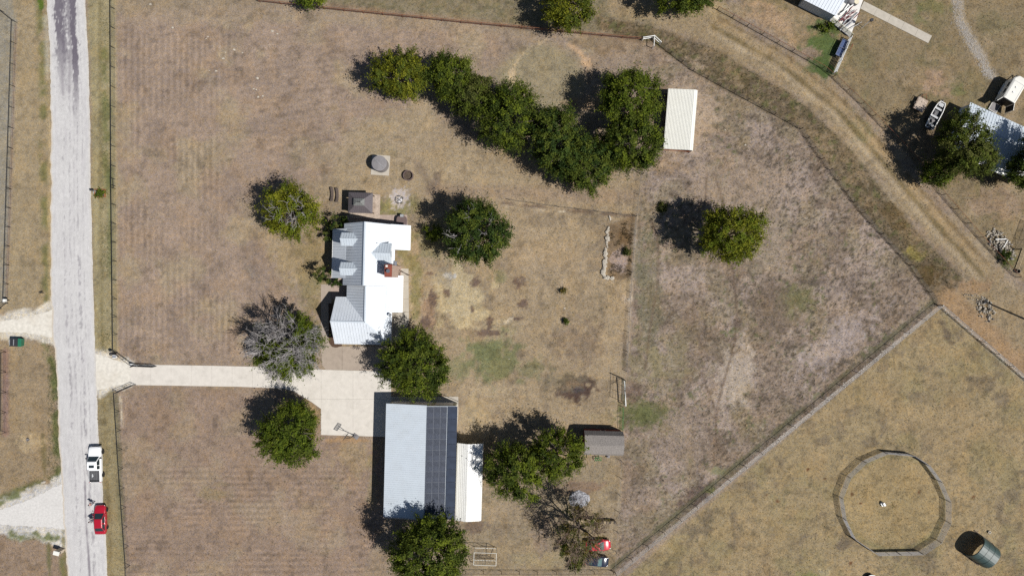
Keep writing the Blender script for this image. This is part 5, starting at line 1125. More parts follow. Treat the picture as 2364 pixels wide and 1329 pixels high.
# mailbox planter by the road
mp_ = T('planter_box', 'cedar framed square planter with green plants at the road edge', 'planter', P(232, 446), math.radians(-1))
for a, b in (((-.85, -.6), (.85, -.6)), ((.85, -.6), (.85, .6)), ((.85, .6), (-.85, .6)), ((-.85, .6), (-.85, -.6)), ((0, -.6), (.0, .6))): add('timber', MB().bar((*a, .15), (*b, .15), .1, .25), m_orangewood, mp_)
add('soil', MB().box((0, 0, .06), (1.6, 1.1, .1)), m_soil, mp_)
ml = T('mailbox', 'dark mailbox on a grey post beside the cedar planter', 'mailbox', P(221, 441)); add('post', MB().box((0, 0, .5), (.14, .14, 1.0)).box((-.15, -.1, .1), (.35, .6, .15)), m_steel, ml); add('box', MB().loft([ring(-.28, .12, 1.0, 1.28, .1), ring(.28, .12, 1.0, 1.28, .1)]), m_plastic, ml)
sm = T('mailbox', 'tall pale stone mailbox pillar at the lower left road edge', 'mailbox', P(144, 1268), math.radians(-14)); add('pillar', MB().box((0, 0, .75), (.75, .55, 1.5)), m_stone, sm); add('cap', MB().box((0, 0, 1.55), (.95, .65, .12)), m_offwhite, sm); add('door', MB().box((.39, 0, 1.1), (.03, .25, .3)), m_plastic, sm)
one('sign', 'small dark sign board on a stake left of the road above the dumpster', 'sign', MB().tube((0, 0, 0), (0, 0, .8), .03).box((0, 0, .8), (.55, .06, .4)), m_char, P(101, 676), .3)
one('bucket', 'small grey bucket lying in the verge left of the road', 'bucket', MB().lathe([(.18, 0), (.24, .3), (.2, .3), (.15, .05)], 12), m_tank, P(66, 1014))
one('stone_block', 'small flat rock at the north edge of the lower gravel drive', 'rock', MB().blob((0, 0, .06), (.5, .22, .12), 4, .2), m_rock, P(101, 1112), .3)
# basketball hoop
bk = T('basketball_hoop', 'portable basketball hoop at the south edge of the concrete court', 'basketball hoop', P(817, 1003), math.radians(180 - 35))
add('base', MB().box((-.45, 0, .12), (.9, .7, .24)), m_tank, bk); add('pole', MB().tube((-.1, 0, .2), (.05, 0, 2.7), .06).tube((-.5, .25, .2), (0, 0, 1.2), .025).tube((-.5, -.25, .2), (0, 0, 1.2), .025), m_black, bk)
add('arm', MB().tube((.05, .1, 2.5), (.65, .2, 3.0), .03).tube((.05, -.1, 2.5), (.65, -.2, 3.0), .03).tube((.05, .1, 2.8), (.65, .2, 3.3), .03).tube((.05, -.1, 2.8), (.65, -.2, 3.3), .03), m_black, bk)
m_acr = M('acrylic', (.5, .52, .55), .3); m_acr.node_tree.nodes['Principled BSDF'].inputs['Alpha'].default_value = .3
bb = add('backboard', MB().box((.7, 0, 3.25), (.03, 1.2, .8)), m_acr, bk); add('backboard_frame', MB().box((.7, 0, 3.67), (.06, 1.3, .06)).box((.7, 0, 2.83), (.06, 1.3, .06)).box((.7, .62, 3.25), (.06, .06, .85)).box((.7, -.62, 3.25), (.06, .06, .85)), m_black, bb)
hp = MB()
for k in range(16): a0_, a1_ = k * math.pi / 8, (k + 1) * math.pi / 8; hp.tube((.98 + .23 * math.cos(a0_), .23 * math.sin(a0_), 3.0), (.98 + .23 * math.cos(a1_), .23 * math.sin(a1_), 3.0), .014, n=5)
add('rim', hp, m_rust, bk)
# pipe frame south
pf = T('pipe_rack', 'bare welded pipe frame standing on the grass below the carport', 'metal frame', P(1121, 1276), math.radians(-2))
X, Y, Z = 1.8, 1.0, 2.5; f = MB()
for x in (-X, 0, X):
    for s in (-1, 1): f.tube((x, s * Y, 0), (x, s * Y, Z), .04)
add('upright', f, m_roof_cream, pf)
for s in (-1, 1):
    for zz in (Z, .5): add('rail', MB().tube((-X, s * Y, zz), (X, s * Y, zz), .04), m_roof_cream, pf)
for x in (-X, X): add('rail', MB().tube((x, -Y, Z), (x, Y, Z), .04), m_roof_cream, pf)
for k in range(7): add('bar', MB().tube((-X + .5 + k * .45, -Y, .5), (-X + .5 + k * .45, -Y, Z), .025), m_roof_cream, pf)
add('brace', MB().tube((-X - .6, -Y - .5, 0), (-X, -Y, 1.6), .05).tube((X - .4, Y, .2), (X - .2, -Y, 1.3), .04).tube((-X - .6, -Y - .5, 0), (-X + .6, -Y - .2, .3), .05), m_cutwood, pf)
# ash heap, firewood stacks
ah = T('ash_heap', 'heap of grey white ash and charred wood above the firewood', 'ash heap', P(1336, 1151)); rg = random.Random(5)
add('heap', MB().blob((0, 0, .02), (1.75, 1.35, .3), 8, .15, 3), M('mixed_ash', (.27, .27, .29), .95, var=.7, scale=5, bump=1.0, dirt=(.03, .03, .04), dirt_amt=1.0, dscale=2.2), ah)
for k in range(60):
    a, r = rg.uniform(0, 6.28), rg.random() ** .5 * 1.6; add('clod', MB().blob((r * math.cos(a), r * .78 * math.sin(a), .22 - r * .08), (rg.uniform(.06, .2), rg.uniform(.06, .16), .1), k, .3), rg.choice([m_ash, m_rockdark, m_rockdark]), ah)
def woodstack(label, px, py, L, n, rz):
    t = T('firewood_stack', label, 'firewood stack', P(px, py), rz, 'firewood stacks by the ash heap'); rg = random.Random(px)
    for r in range(5):
        for k in range(n): add('log', MB().tube((-L / 2 + (k + .5) * L / n + rg.uniform(-.02, .02), -.24, .1 + r * .19), (-L / 2 + (k + .5) * L / n, .24 + rg.uniform(-.04, .04), .1 + r * .19), .1 * rg.uniform(.8, 1), n=6), rg.choice([m_cutwood, m_cutwood, m_bark]), t)
    for s in (-1, 1): add('rack_post', MB().tube((s * (L / 2 + .08), 0, 0), (s * (L / 2 + .08), 0, 1.3), .04), m_black, t)
woodstack('right hand firewood stack with a dark shadow behind it', 1403, 1201, 2.4, 12, -.03); woodstack('left hand firewood stack half under the brown tree', 1357, 1197, 2.6, 13, -.05)
for k, (x, y, r) in enumerate(((1335, 1199, .18), (1366, 1204, .16))): one('rock', ['pale rock at the left end of the firewood', 'pale rock between the two firewood stacks'][k], 'rock', MB().blob((0, 0, .1), (r, r, r * .8), k, .2), m_rock, P(x, y))
im = T('tractor_implement', 'small green tractor implement parked against the gambrel shed', 'farm implement', P(1380, 1054), .05)
add('frame', MB().box((0, 0, .5), (1.0, .08, .1)).box((0, -.4, .5), (1.0, .08, .1)).box((-.5, -.2, .5), (.08, .5, .1)).box((.5, -.2, .5), (.08, .5, .1)).box((0, -.2, .5), (.08, .5, .1)).bar((-.2, .1, .5), (0, .5, .9), .06, .06), m_jd, im)
for x in (-.5, -.17, .17, .5): add('tine', MB().bar((x, -.4, .5), (x, -.7, .05), .07, .04), m_jd, im)
one('push_mower', 'small dark push mower by the gambrel shed south wall', 'mower', MB().box((0, 0, .25), (.5, .45, .22)).lathe([(.12, .36), (.14, .5)], 10).tube((-.2, .2, .3), (-.2, .7, .9), .02).tube((.2, .2, .3), (.2, .7, .9), .02).tube((-.2, .7, .9), (.2, .7, .9), .02), m_tank, P(1404, 1052))
# utility pole, standing just outside the frame; its shadow falls across the stones
up = T('utility_pole', 'tall wooden utility pole outside the right edge casting a long shadow', 'utility pole', P(2384, 744)); add('pole', MB().tube((0, 0, 0), (0, 0, 12.5), .17, .11, 10), m_bark, up); add('crossarm', MB().box((0, .0, 11.9), (.12, .9, .12)), m_bark, up)
# drain pipe ladder right edge
lg = T('stacked_pipes', 'pale timber posts lying beside the round black culvert end', 'timber posts', P(2352, 606), math.radians(70))
for k in range(4): add('post', MB().tube((-1.6, -.3 + k * .18, .1), (2.4, -.2 + k * .16, .1), .07), m_cutwood, lg)
one('culvert', 'round black culvert end at the corner of the northeast yard', 'culvert pipe', MB().lathe([(.32, 0), (.32, .5), (.27, .5), (.27, .05), (.01, .05)], 18, cap=False), m_black, P(2347, 626))
gate('gate', 'thin dark ladder gate at the right edge above the rubble', (2345, 575), (2368, 512), 1.3, m_brownpost, 4)

# ------------------------------------------------------------------ rocks
rock_me = [MB().blob((0, 0, 0), (1, 1, 1), s, .28, 1).mesh('stone', m_rock) for s in range(7)]
rockd_me = [MB().blob((0, 0, 0), (1, 1, 1), s + 20, .28, 1).mesh('stone', m_rockdark) for s in range(3)]
def pile(label, px, py, rx, ry, rot, n, s0, s1, hz, seed, name='rubble_pile', dark=.1, cat='rock pile'):
    t = T(name, label, cat, P(px, py), rot); rg = random.Random(seed)
    for k in range(n):
        a, r = rg.uniform(0, 6.28), rg.random() ** .6; s = rg.uniform(s0, s1)
        o = add('stone', rg.choice(rockd_me if rg.random() < dark else rock_me), parent=t); o.location = (rx * r * math.cos(a), ry * r * math.sin(a), s * .3 + hz * (1 - r) * rg.random())
        o.rotation_euler = (rg.uniform(0, 3), rg.uniform(0, 3), rg.uniform(0, 6)); o.scale = (s, s * rg.uniform(.6, 1), s * rg.uniform(.4, .7))
    return t
pp = pile('heap of pale rubble and white debris inside the lane fence corner', 2310, 565, 3.3, 1.5, math.radians(-50), 270, .07, .27, .5, 3)
add('board', MB().box((-.9, .3, .6), (1.8, .12, .08), .9).box((.2, .5, .5), (1.4, .1, .06), 1.9), m_trim, pp)
pile('low scattered stone heap beside the pole shadow', 2276, 716, 1.5, 2.0, math.radians(20), 110, .07, .26, .3, 4); pile('thin arc of loose stones above the scattered heap', 2256, 688, 2.3, .8, math.radians(-15), 60, .05, .18, .1, 5)
sb = T('stone_border', 'line of large pale stones edging the weedy bed', 'stone border', P(1400, 590)); rg = random.Random(9); O = P(1400, 590)
pth = [(1404, 526), (1402, 545), (1402, 560), (1399, 580), (1398, 600), (1395, 618), (1393, 630), (1399, 641), (1418, 643)]
for (a, b), (c_, d) in zip(pth[:-1], pth[1:]):
    for k in range(4):
        q = P(a + (c_ - a) * k / 4 + rg.uniform(-2, 2), b + (d - b) * k / 4) - O; s = rg.uniform(.2, .48)
        o = add('stone', rg.choice(rock_me), parent=sb); o.location = q + Vector((0, 0, s * .35)); o.scale = (s, s * .8, s * .6); o.rotation_euler = (0, 0, rg.uniform(0, 6))
o = one('rock', 'slanting pale rock at the north end of the stone border', 'rock', MB().blob((0, 0, .1), (.18, .6, .14), 3, .2), m_rock, P(1408, 503), .3)
# scattered pale stones of the front field
rg = random.Random(21)
fl = [(628, 72, .3), (640, 78, .2), (540, 115, .26), (515, 135, .28), (560, 122, .16), (480, 85, .15), (476, 90, .15), (508, 107, .15), (520, 121, .14), (594, 181, .32), (591, 207, .2), (596, 224, .24), (499, 164, .22), (483, 163, .14), (398, 64, .25), (607, 222, .2), (655, 170, .14), (1175, 828, .12), (1303, 711, .22), (585, 205, .2), (1452, 690, .3), (1456, 686, .18), (1470, 905, .1), (1674, 300, .16), (1720, 335, .22), (347, 10, .25), (1330, 1163, .1)]
rt = MB()
for k, (x, y, s) in enumerate(fl): c_ = P(x, y); rt.blob((c_.x, c_.y, .03), (s, s * .7, s * .35), k, .3)
for k in range(170):
    x, y = rg.choice([(rg.uniform(280, 1150), rg.uniform(20, 330)), (rg.uniform(1460, 2100), rg.uniform(420, 1000)), (rg.uniform(760, 1440), rg.uniform(440, 1000)), (rg.uniform(1440, 2360), rg.uniform(100, 1300))]); s = rg.uniform(.03, .075); c_ = P(x, y)
    if 205 < x < 262 or (760 < x < 950 and 500 < y < 800) or (860 < x < 1120 and 900 < y < 1210): continue
    rt.blob((c_.x, c_.y, .02), (s, s * .7, s * .4), k, .3, 1)
add('field_stones', rt, m_rock, kind='stuff')['label'] = 'small pale stones scattered through the dry grass'
# stones along the diagonal fence and the gravel trail
rt = MB()
for k in range(170):
    s = rg.random(); d = rg.choice([0, 0, 1]); x, y = (1424 + (2168 - 1424) * s, 1324 + (706 - 1324) * s) if d == 0 else (2168 + 200 * s, 706 + 172 * s)
    if d == 0 and not (.2 < s < .9): continue
    c_ = P(x + rg.uniform(-4, 1), y + rg.uniform(-5, 1)); w_ = rg.uniform(.04, .12); rt.blob((c_.x, c_.y, .02), (w_ * 1.5, w_ * .8, w_ * .5), k, .3)
add('fence_stones', rt, m_rock, kind='stuff')['label'] = 'pale stones lying along the foot of the mesh fence'
rt = MB()
tr = [(2205, -20), (2216, 50), (2236, 90), (2258, 125), (2275, 160), (2290, 182)]
for k in range(1500):
    s = rg.random() * (len(tr) - 1); i = int(s); f = s - i; x = tr[i][0] + (tr[i + 1][0] - tr[i][0]) * f + rg.gauss(0, 7); y = tr[i][1] + (tr[i + 1][1] - tr[i][1]) * f + rg.gauss(0, 2); c_ = P(x, y); w_ = rg.uniform(.04, .11)
    rt.blob((c_.x, c_.y, .02), (w_, w_ * .8, w_ * .5), k, .3)
add('stone_trail', rt, m_rocktrail, kind='stuff')['label'] = 'track of loose grey stones leading to the white trailer'

# ------------------------------------------------------------------ people beside the red sedan
def skinned(name, verts, edges, mat, parent, sub=1, root=0):
    me = bpy.data.meshes.new(name); me.from_pydata([v[:3] for v in verts], edges, []); me.materials.append(mat)
    o = bpy.data.objects.new(name, me); COL.objects.link(o); o.parent = parent
    sk = o.modifiers.new('Skin', 'SKIN'); sk.use_smooth_shade = True
    for i, v in enumerate(verts):
        r = v[3]; me.skin_vertices[0].data[i].radius = (r, r) if not isinstance(r, tuple) else r
        me.skin_vertices[0].data[i].use_root = (i == root)
    ss = o.modifiers.new('Sub', 'SUBSURF'); ss.levels = sub; ss.render_levels = sub
    return o
def person(label, loc, rz, shirt, trousers, reach=0.0, step=.12):
    t = T('person', label, 'person', loc, rz)
    V_ = []; E = []
    def v(x, y, z, r, p=None):
        V_.append((x, y, z, r)); i = len(V_) - 1
        if p is not None: E.append((p, i))
        return i
    pel = v(0, 0, .95, (.15, .11)); sp = v(0, 0, 1.12, (.13, .10), pel); chs = v(.01, 0, 1.32, (.15, .12), sp); nk = v(.02, 0, 1.48, .055, chs); hd0 = v(.04, 0, 1.56, .075, nk); hd = v(.045, 0, 1.64, (.085, .1), hd0); v(.03, 0, 1.71, .06, hd)
    ns = v(.135, 0, 1.63, .012, hd)
    tops = {}
    for s in (-1, 1):
        hp_ = v(0, s * .09, .9, .09, pel); kn = v(.04 + s * step * .3, s * .1, .5, .06, hp_); an = v(s * step, s * .1, .1, .04, kn); v(.14 + s * step, s * .11, .04, .035, an)
        sh_ = v(.01, s * .19, 1.4, .06, chs)
        if s == 1 and reach: el = v(.2, .3, 1.2, .045, sh_); wr = v(.42, .26, 1.18, .03, el); dx = (.06, 0, 0)
        else: el = v(.02, s * .25, 1.13, .045, sh_); wr = v(.12, s * .26, .9, .03, el); dx = (.02, 0, -.06)
        pl = v(V_[wr][0] + dx[0], V_[wr][1], V_[wr][2] + dx[2], .034, wr)
        for k in range(4):
            L = (.030, .036, .033, .026)[k]; yk = V_[pl][1] + (-.026 + k * .017)
            a = v(V_[pl][0] + dx[0] * .5, yk, V_[pl][2] + dx[2] * .5, .009, pl); b = v(V_[a][0] + (L if dx[2] == 0 else .012), yk, V_[a][2] + (-.012 if dx[2] == 0 else -L), .008, a); v(V_[b][0] + (L * .6 if dx[2] == 0 else .014), yk, V_[b][2] + (-.016 if dx[2] == 0 else -L * .6), .007, b)
        th = v(V_[wr][0] + dx[0] * .5 + .01, V_[wr][1] - s * .035, V_[wr][2] + dx[2] * .5, .011, wr); v(V_[th][0] + .02 + dx[0] * .3, V_[th][1] - s * .01, V_[th][2] - .02, .009, th)
        tops[s] = (hp_, kn, an, sh_, el)
    body = skinned('body', V_, E, m_skin, t)
    # clothing over the same joints
    g = lambda i, k: (*V_[i][:3], k)
    sv = [g(sp, (.15, .12)), g(chs, (.175, .14)), g(tops[1][3], .08), g(tops[1][4], .065), g(tops[-1][3], .08), g(tops[-1][4], .065), (0, 0, .95, (.165, .13))]
    skinned('shirt', sv, [(0, 1), (1, 2), (2, 3), (1, 4), (4, 5), (0, 6)], shirt, t)
    tv = [(0, 0, .96, (.16, .125)), g(tops[1][0], .105), g(tops[1][1], .078), g(tops[1][2], .062), g(tops[-1][0], .105), g(tops[-1][1], .078), g(tops[-1][2], .062)]
    skinned('trousers', tv, [(0, 1), (1, 2), (2, 3), (0, 4), (4, 5), (5, 6)], trousers, t)
    for s in (-1, 1):
        an = V_[tops[s][2]]; add('shoe', MB().blob((an[0] + .06, an[1], .045), (.14, .055, .05), 2, .03, 2), m_plastic, t, smooth=True)
        add('eye', MB().blob((.125, s * .033, 1.655), (.012, .014, .009), 2, 0, 1), m_black, t); add('ear', MB().blob((.04, s * .095, 1.64), (.02, .012, .032), 2, 0, 1), m_skin, t)
    add('mouth', MB().blob((.128, 0, 1.59), (.008, .025, .006), 2, 0, 1), m_redlens, t)
    add('hair', MB().blob((.015, 0, 1.68), (.11, .10, .095), 5, .04, 2), m_hair, t, smooth=True)
    return t
m_pinkshirt = M('pale_shirt', (.42, .36, .42), .8, var=.25, scale=9); m_greyshirt = M('grey_shirt', (.33, .33, .36), .8, var=.2, scale=9); m_jean = M('denim', (.05, .065, .12), .85, var=.2); m_greytr = M('grey_trousers', (.16, .15, .17), .85, var=.2)
person('dark haired person in a pale top standing on the road ahead of the red sedan', P(219, 1158) + Vector((0, 0, .03)), math.radians(200), m_pinkshirt, m_greytr)
person('person in a grey shirt holding the open door of the red sedan', P(219, 1197) + Vector((0, 0, .03)), math.radians(20), m_greyshirt, m_jean, reach=1.0)

# ------------------------------------------------------------------ trees
PAL = {'yellow': ((.090, .095, .012), (.165, .165, .022), (.045, .060, .012)),
       'bright': ((.060, .085, .012), (.120, .140, .020), (.032, .050, .010)),
       'mid': ((.042, .060, .013), (.092, .108, .024), (.022, .035, .010)),
       'dark': ((.026, .045, .014), (.055, .080, .022), (.014, .026, .010)),
       'brown': ((.085, .065, .022), (.15, .11, .045), (.05, .05, .015)),
       'olive': ((.050, .058, .020), (.095, .098, .036), (.028, .034, .014))}
def leaf_mesh(name, seed, rx, ry, rz, zc, pal, n_clump, n_leaf, lsize=.125, spread=.40, elong=2.4, zlow=-.75, lobes=.22, extra=None, mix=None, skip=None, bough=5.0):
    rs = np.random.RandomState(seed)
    R = np.array([rx, ry, rz]); rmn = (rx + ry) / 2
    nb_ = max(6, int(bough * rmn ** 1.3))          # boughs: big lobes with gaps between them
    bd = rs.normal(size=(nb_ * 6, 3)); bd /= np.linalg.norm(bd, axis=1)[:, None]; bd = bd[bd[:, 2] > zlow]
    pick = [0]
    while len(pick) < nb_ and len(pick) < len(bd):   # spread the boughs apart
        dist = np.min(np.linalg.norm(bd[:, None] - bd[pick][None], axis=-1), 1) * rs.uniform(.75, 1, len(bd)); pick.append(int(dist.argmax()))
    bd = bd[pick]; nb_ = len(bd); az = np.arctan2(bd[:, 1], bd[:, 0]); ph = rs.uniform(0, 6.28, 3)
    brad = rs.uniform(.5, .78, nb_) * (1 + lobes * (.6 * np.sin(2 * az + ph[0]) + .5 * np.sin(3 * az + ph[1]) + .3 * np.sin(5 * az + ph[2])) * .6)
    bc = bd * brad[:, None]; bs = rs.uniform(.24, .44, nb_)
    k_ = max(4, n_clump // nb_); bi = np.repeat(np.arange(nb_), k_)
    cd = rs.normal(size=(nb_ * k_, 3)); cd /= np.linalg.norm(cd, axis=1)[:, None]; cd = cd + bd[bi] * .8; cd /= np.linalg.norm(cd, axis=1)[:, None]
    ctr = (bc[bi] + cd * (bs[bi] * rs.uniform(.35, 1.05, len(bi)) ** .6 * np.where(rs.rand(len(bi)) < .14, 1.32, 1.0))[:, None]) * R; d = cd; n = len(ctr)
    if skip is not None:
        keep = skip(ctr); ctr = ctr[keep]; d = d[keep]; bi = bi[keep]; n = len(ctr)
    nl = max(1, n_leaf // n)
    cs = rs.uniform(.6, 1.25, n)
    off = rs.normal(size=(n, nl, 3)) * .5 * spread * cs[:, None, None]
    dd = d[:, None, :]; al = (off * dd).sum(-1, keepdims=True); off = off + dd * al * (elong - 1); off[..., 2] *= .75
    pos = (ctr[:, None, :] + off).reshape(-1, 3); N_ = len(pos); dr = np.repeat(d, nl, 0)
    pos[:, 2] = np.maximum(pos[:, 2], -zc + .3)
    up = np.array([0, 0, 1.0]); nrm = up * rs.uniform(.0, .6, (N_, 1)) + dr * .85 + rs.normal(size=(N_, 3)) * .45; nrm /= np.linalg.norm(nrm, axis=1)[:, None]
    t = dr + rs.normal(size=(N_, 3)) * .55; t -= nrm * (t * nrm).sum(1, keepdims=True); t /= np.linalg.norm(t, axis=1)[:, None] + 1e-9
    b = np.cross(nrm, t); L = lsize * rs.uniform(.65, 1.5, (N_, 1)); Wd = L * rs.uniform(.38, .7, (N_, 1))
    q = np.stack([pos - t * L, pos + b * Wd, pos + t * L, pos - b * Wd], 1).reshape(-1, 3); q[:, 2] += zc
    f = np.arange(N_ * 4).reshape(-1, 4); me = np_mesh(name, q, f, m_leaf)
    a0, a1, a2 = [np.array(c) * np.array([1.34, 1.36, .9]) for c in PAL[pal]]; ck = np.clip(rs.rand(nb_)[bi] * .55 + rs.rand(n) * .5, 0, 1); k = np.clip(np.repeat(ck, nl) + rs.normal(size=N_) * .22, 0, 1)[:, None]
    c = np.where(k < .5, a2 + (a0 - a2) * k * 2, a0 + (a1 - a0) * (k - .5) * 2)
    if mix:   # some clumps turned another colour
        m0, m1, _ = [np.array(x) * np.array([1.34, 1.36, .9]) for x in PAL[mix[0]]]; sel = np.repeat(rs.rand(n) < mix[1], nl); c[sel] = (m0 + (m1 - m0) * rs.rand(sel.sum(), 1))
    set_attr(me, np.repeat(c * rs.uniform(.8, 1.2, (N_, 1)), 4, 0)); return me
def limbs(seed, rx, ry, rz, zc, r0, n1=7, n2=4, n3=0, twist=.35, fill=.9, tw=.012):
    rg = random.Random(seed); tr = MB(); br = MB()
    th = zc * .45; top = Vector((rg.uniform(-.2, .2), rg.uniform(-.2, .2), th))
    tr.tube((0, 0, -.1), (0, 0, .3), r0 * 1.35, r0 * 1.05, 9); tr.tube((0, 0, .3), top, r0 * 1.05, r0 * .8, 9)
    def seg(p0, p1, ra, rb, kn):
        mid = p0.lerp(p1, .5) + Vector([rg.uniform(-1, 1) * (p1 - p0).length * .09 * twist * 3 for _ in range(3)])
        br.tube(p0, mid, ra, (ra + rb) / 2, kn, caps=False); br.tube(mid, p1, (ra + rb) / 2, rb, kn, caps=False); return mid
    for i in range(n1):
        a = 6.28 * i / n1 + rg.uniform(-.3, .3); el = rg.uniform(.15, 1.2); k = rg.uniform(.55, .75) * fill
        e = Vector((rx * math.cos(a) * math.cos(el) * k, ry * math.sin(a) * math.cos(el) * k, zc + rz * math.sin(el) * k)); m0 = seg(top, e, r0 * .5, r0 * .2, 6)
        for j in range(n2):
            f = rg.uniform(.3, 1); s = (m0.lerp(e, f)); a2 = a + rg.uniform(-.8, .8); e2_ = rg.uniform(0, 1.3); k2 = rg.uniform(.8, 1.02) * fill
            q = Vector((rx * math.cos(a2) * math.cos(e2_) * k2, ry * math.sin(a2) * math.cos(e2_) * k2, zc + rz * math.sin(e2_) * k2)); m1 = seg(s, q, r0 * .2, r0 * .07 if not n3 else .05, 5)
            for l in range(n3):
                f = rg.uniform(.2, 1); s3 = m1.lerp(q, f); dr = (q - s3 * .5).normalized() if (q - s3).length < .1 else (q - s3).normalized()
                q3 = s3 + (dr + Vector([rg.uniform(-.8, .8) for _ in range(3)])) * rg.uniform(.6, 1.5); m3 = seg(s3, q3, .035, tw, 3)
                for _ in range(2): seg(m3.lerp(q3, rg.random()), q3 + Vector([rg.uniform(-.6, .6) for _ in range(3)]), .02, tw * .7, 3)
    return tr, br
def tree(label, px, py, rpx, rpy, hc, pal, seed, dens=1.0, name='oak_tree', twigs=None, rz=None, zlow=-.75, group=None, cat='tree', **kw):
    k = 1 - hc / H; c = P(px, py, hc); rx, ry = rpx / PPM * k, rpy / PPM * k; rm = (rx + ry) / 2; rz = rz or rm * .78
    t = T(name, label, cat, (c.x, c.y, 0), 0, group); A = rx * ry
    s_ = kw.pop('spread', .46)
    nc = int(17 * A * dens) + 12; nl = int(1250 * A * dens) + 200
    add('crown', leaf_mesh('crown', seed, rx * .93, ry * .93, rz, hc, pal, nc, nl, zlow=zlow, spread=s_, **kw), parent=t)
    tr, br = limbs(seed, rx, ry, rz, hc, .07 * rm ** .9 + .04); add('trunk', tr, m_bark, t, smooth=True); add('limbs', br, m_bark, t, smooth=True)
    if twigs:
        _, tw = limbs(seed + 50, rx * twigs.get('k', 1), ry * twigs.get('k', 1), rz * twigs.get('kz', 1.06), hc, twigs.get('r', .12), twigs.get('n1', 8), twigs.get('n2', 5), twigs.get('n3', 5), fill=1.0, tw=twigs.get('tw', .012))
        add('dead_branches', tw, twigs.get('m', m_twig), t)
    return t
tree('yellow green oak at the west end of the northern tree row', 920, 171, 76, 54, 5.2, 'yellow', 101, mix=('mid', .3))
tree('olive oak second from the west end of the northern tree row', 1046, 176, 60, 58, 5.4, 'mid', 102, mix=('bright', .35))
tree('dull olive oak between the second and third crowns of the northern row', 1090, 222, 58, 54, 5.0, 'olive', 103, mix=('mid', .4), dens=.9)
tree('green oak in the middle of the northern tree row', 1177, 270, 74, 78, 6.2, 'mid', 104, mix=('bright', .2))
tree('dark oak in the northern row left of the southernmost crown', 1282, 322, 68, 82, 6.2, 'dark', 105, mix=('mid', .45))
tree('dark green oak at the south end of the northern tree row', 1358, 378, 68, 70, 6.0, 'dark', 106, mix=('mid', .5))
tree('bright green oak just west of the cream shed roof', 1455, 226, 78, 66, 6.6, 'bright', 107, mix=('mid', .3))
tree('mid green oak below the bright oak by the cream shed', 1458, 330, 74, 70, 6.2, 'mid', 108, mix=('bright', .25))
tree('yellow green tree with bare limbs showing west of the gazebo', 670, 488, 68, 64, 5.6, 'yellow', 109, mix=('bright', .35), dens=.8, twigs=dict(n1=5, n2=4, n3=3, k=.72, kz=1.12, tw=.015))
tree('dark green oak east of the farmhouse', 1098, 536, 76, 84, 6.2, 'dark', 110, mix=('mid', .3), twigs=dict(n1=6, n2=3, n3=2, k=.8, kz=1.0))
tree('lone yellow green oak in the east paddock', 1692, 541, 74, 70, 7.2, 'yellow', 111, mix=('bright', .35), rz=4.0)
K = tree('half dead tree crowned with bare grey branches beside the driveway', 664, 797, 84, 84, 5.4, 'bright', 112, mix=('mid', .4), dens=.8, twigs=dict(n1=11, n2=8, n3=11, k=.95, kz=1.22, tw=.013, r=.13), skip=lambda c: (c[:, 1] < -.4 + 2.6 * (np.random.RandomState(3).rand(len(c)) ** 2)) | (c[:, 0] > 2.0) | (np.random.RandomState(4).rand(len(c)) < .08))
tree('large green tree overhanging the farmhouse south corner', 957, 838, 86, 84, 6.0, 'mid', 113, mix=('bright', .3), dens=.95)
tree('round dense oak south of the driveway', 668, 1001, 70, 78, 5.8, 'bright', 114, mix=('mid', .35), rz=3.9)
tree('large dark oak against the south end of the workshop', 990, 1278, 90, 98, 7.6, 'mid', 115, mix=('bright', .25))
tree('green feathery tree east of the carport', 1190, 1086, 72, 70, 5.8, 'mid', 116, mix=('bright', .45), dens=.8)
tree('feathery tree between the carport and the gambrel shed', 1284, 1050, 70, 66, 5.6, 'mid', 117, mix=('bright', .5), dens=.7)
tree('sparse brown leaved tree shading the parked cars', 1340, 1230, 64, 76, 5.8, 'brown', 118, name='thin_tree', mix=('olive', .4), dens=.24, spread=.42, lsize=.10, twigs=dict(n1=7, n2=6, n3=6, k=.95, kz=1.0, m=m_twig_b, r=.10))
tree('yellow green tree at the top edge above the lunge circle', 1310, 22, 62, 46, 5.4, 'yellow', 119, mix=('mid', .35))
tree('dark tree at the top edge above the northern fence corner', 1588, -22, 82, 52, 5.6, 'mid', 120, mix=('bright', .2))
tree('small green tree tip at the top edge over the rusty fence', 724, 0, 32, 20, 3.4, 'bright', 121)
tree('tree overhanging the grey metal building from the west', 2222, 330, 54, 82, 6.6, 'mid', 122, mix=('olive', .4), dens=.9)
tree('olive tree in front of the metal building lean to', 2262, 366, 42, 46, 5.2, 'olive', 126, mix=('mid', .4), dens=.9)
tree('dark tree on the right edge behind the metal building', 2408, 336, 44, 50, 7.0, 'dark', 123)
tree('green tree at the right edge below the metal building', 2366, 392, 38, 46, 4.8, 'mid', 124)
tree('small bright tree at the lower left of the boat cluster', 2168, 398, 36, 34, 3.6, 'mid', 125, mix=('bright', .3))
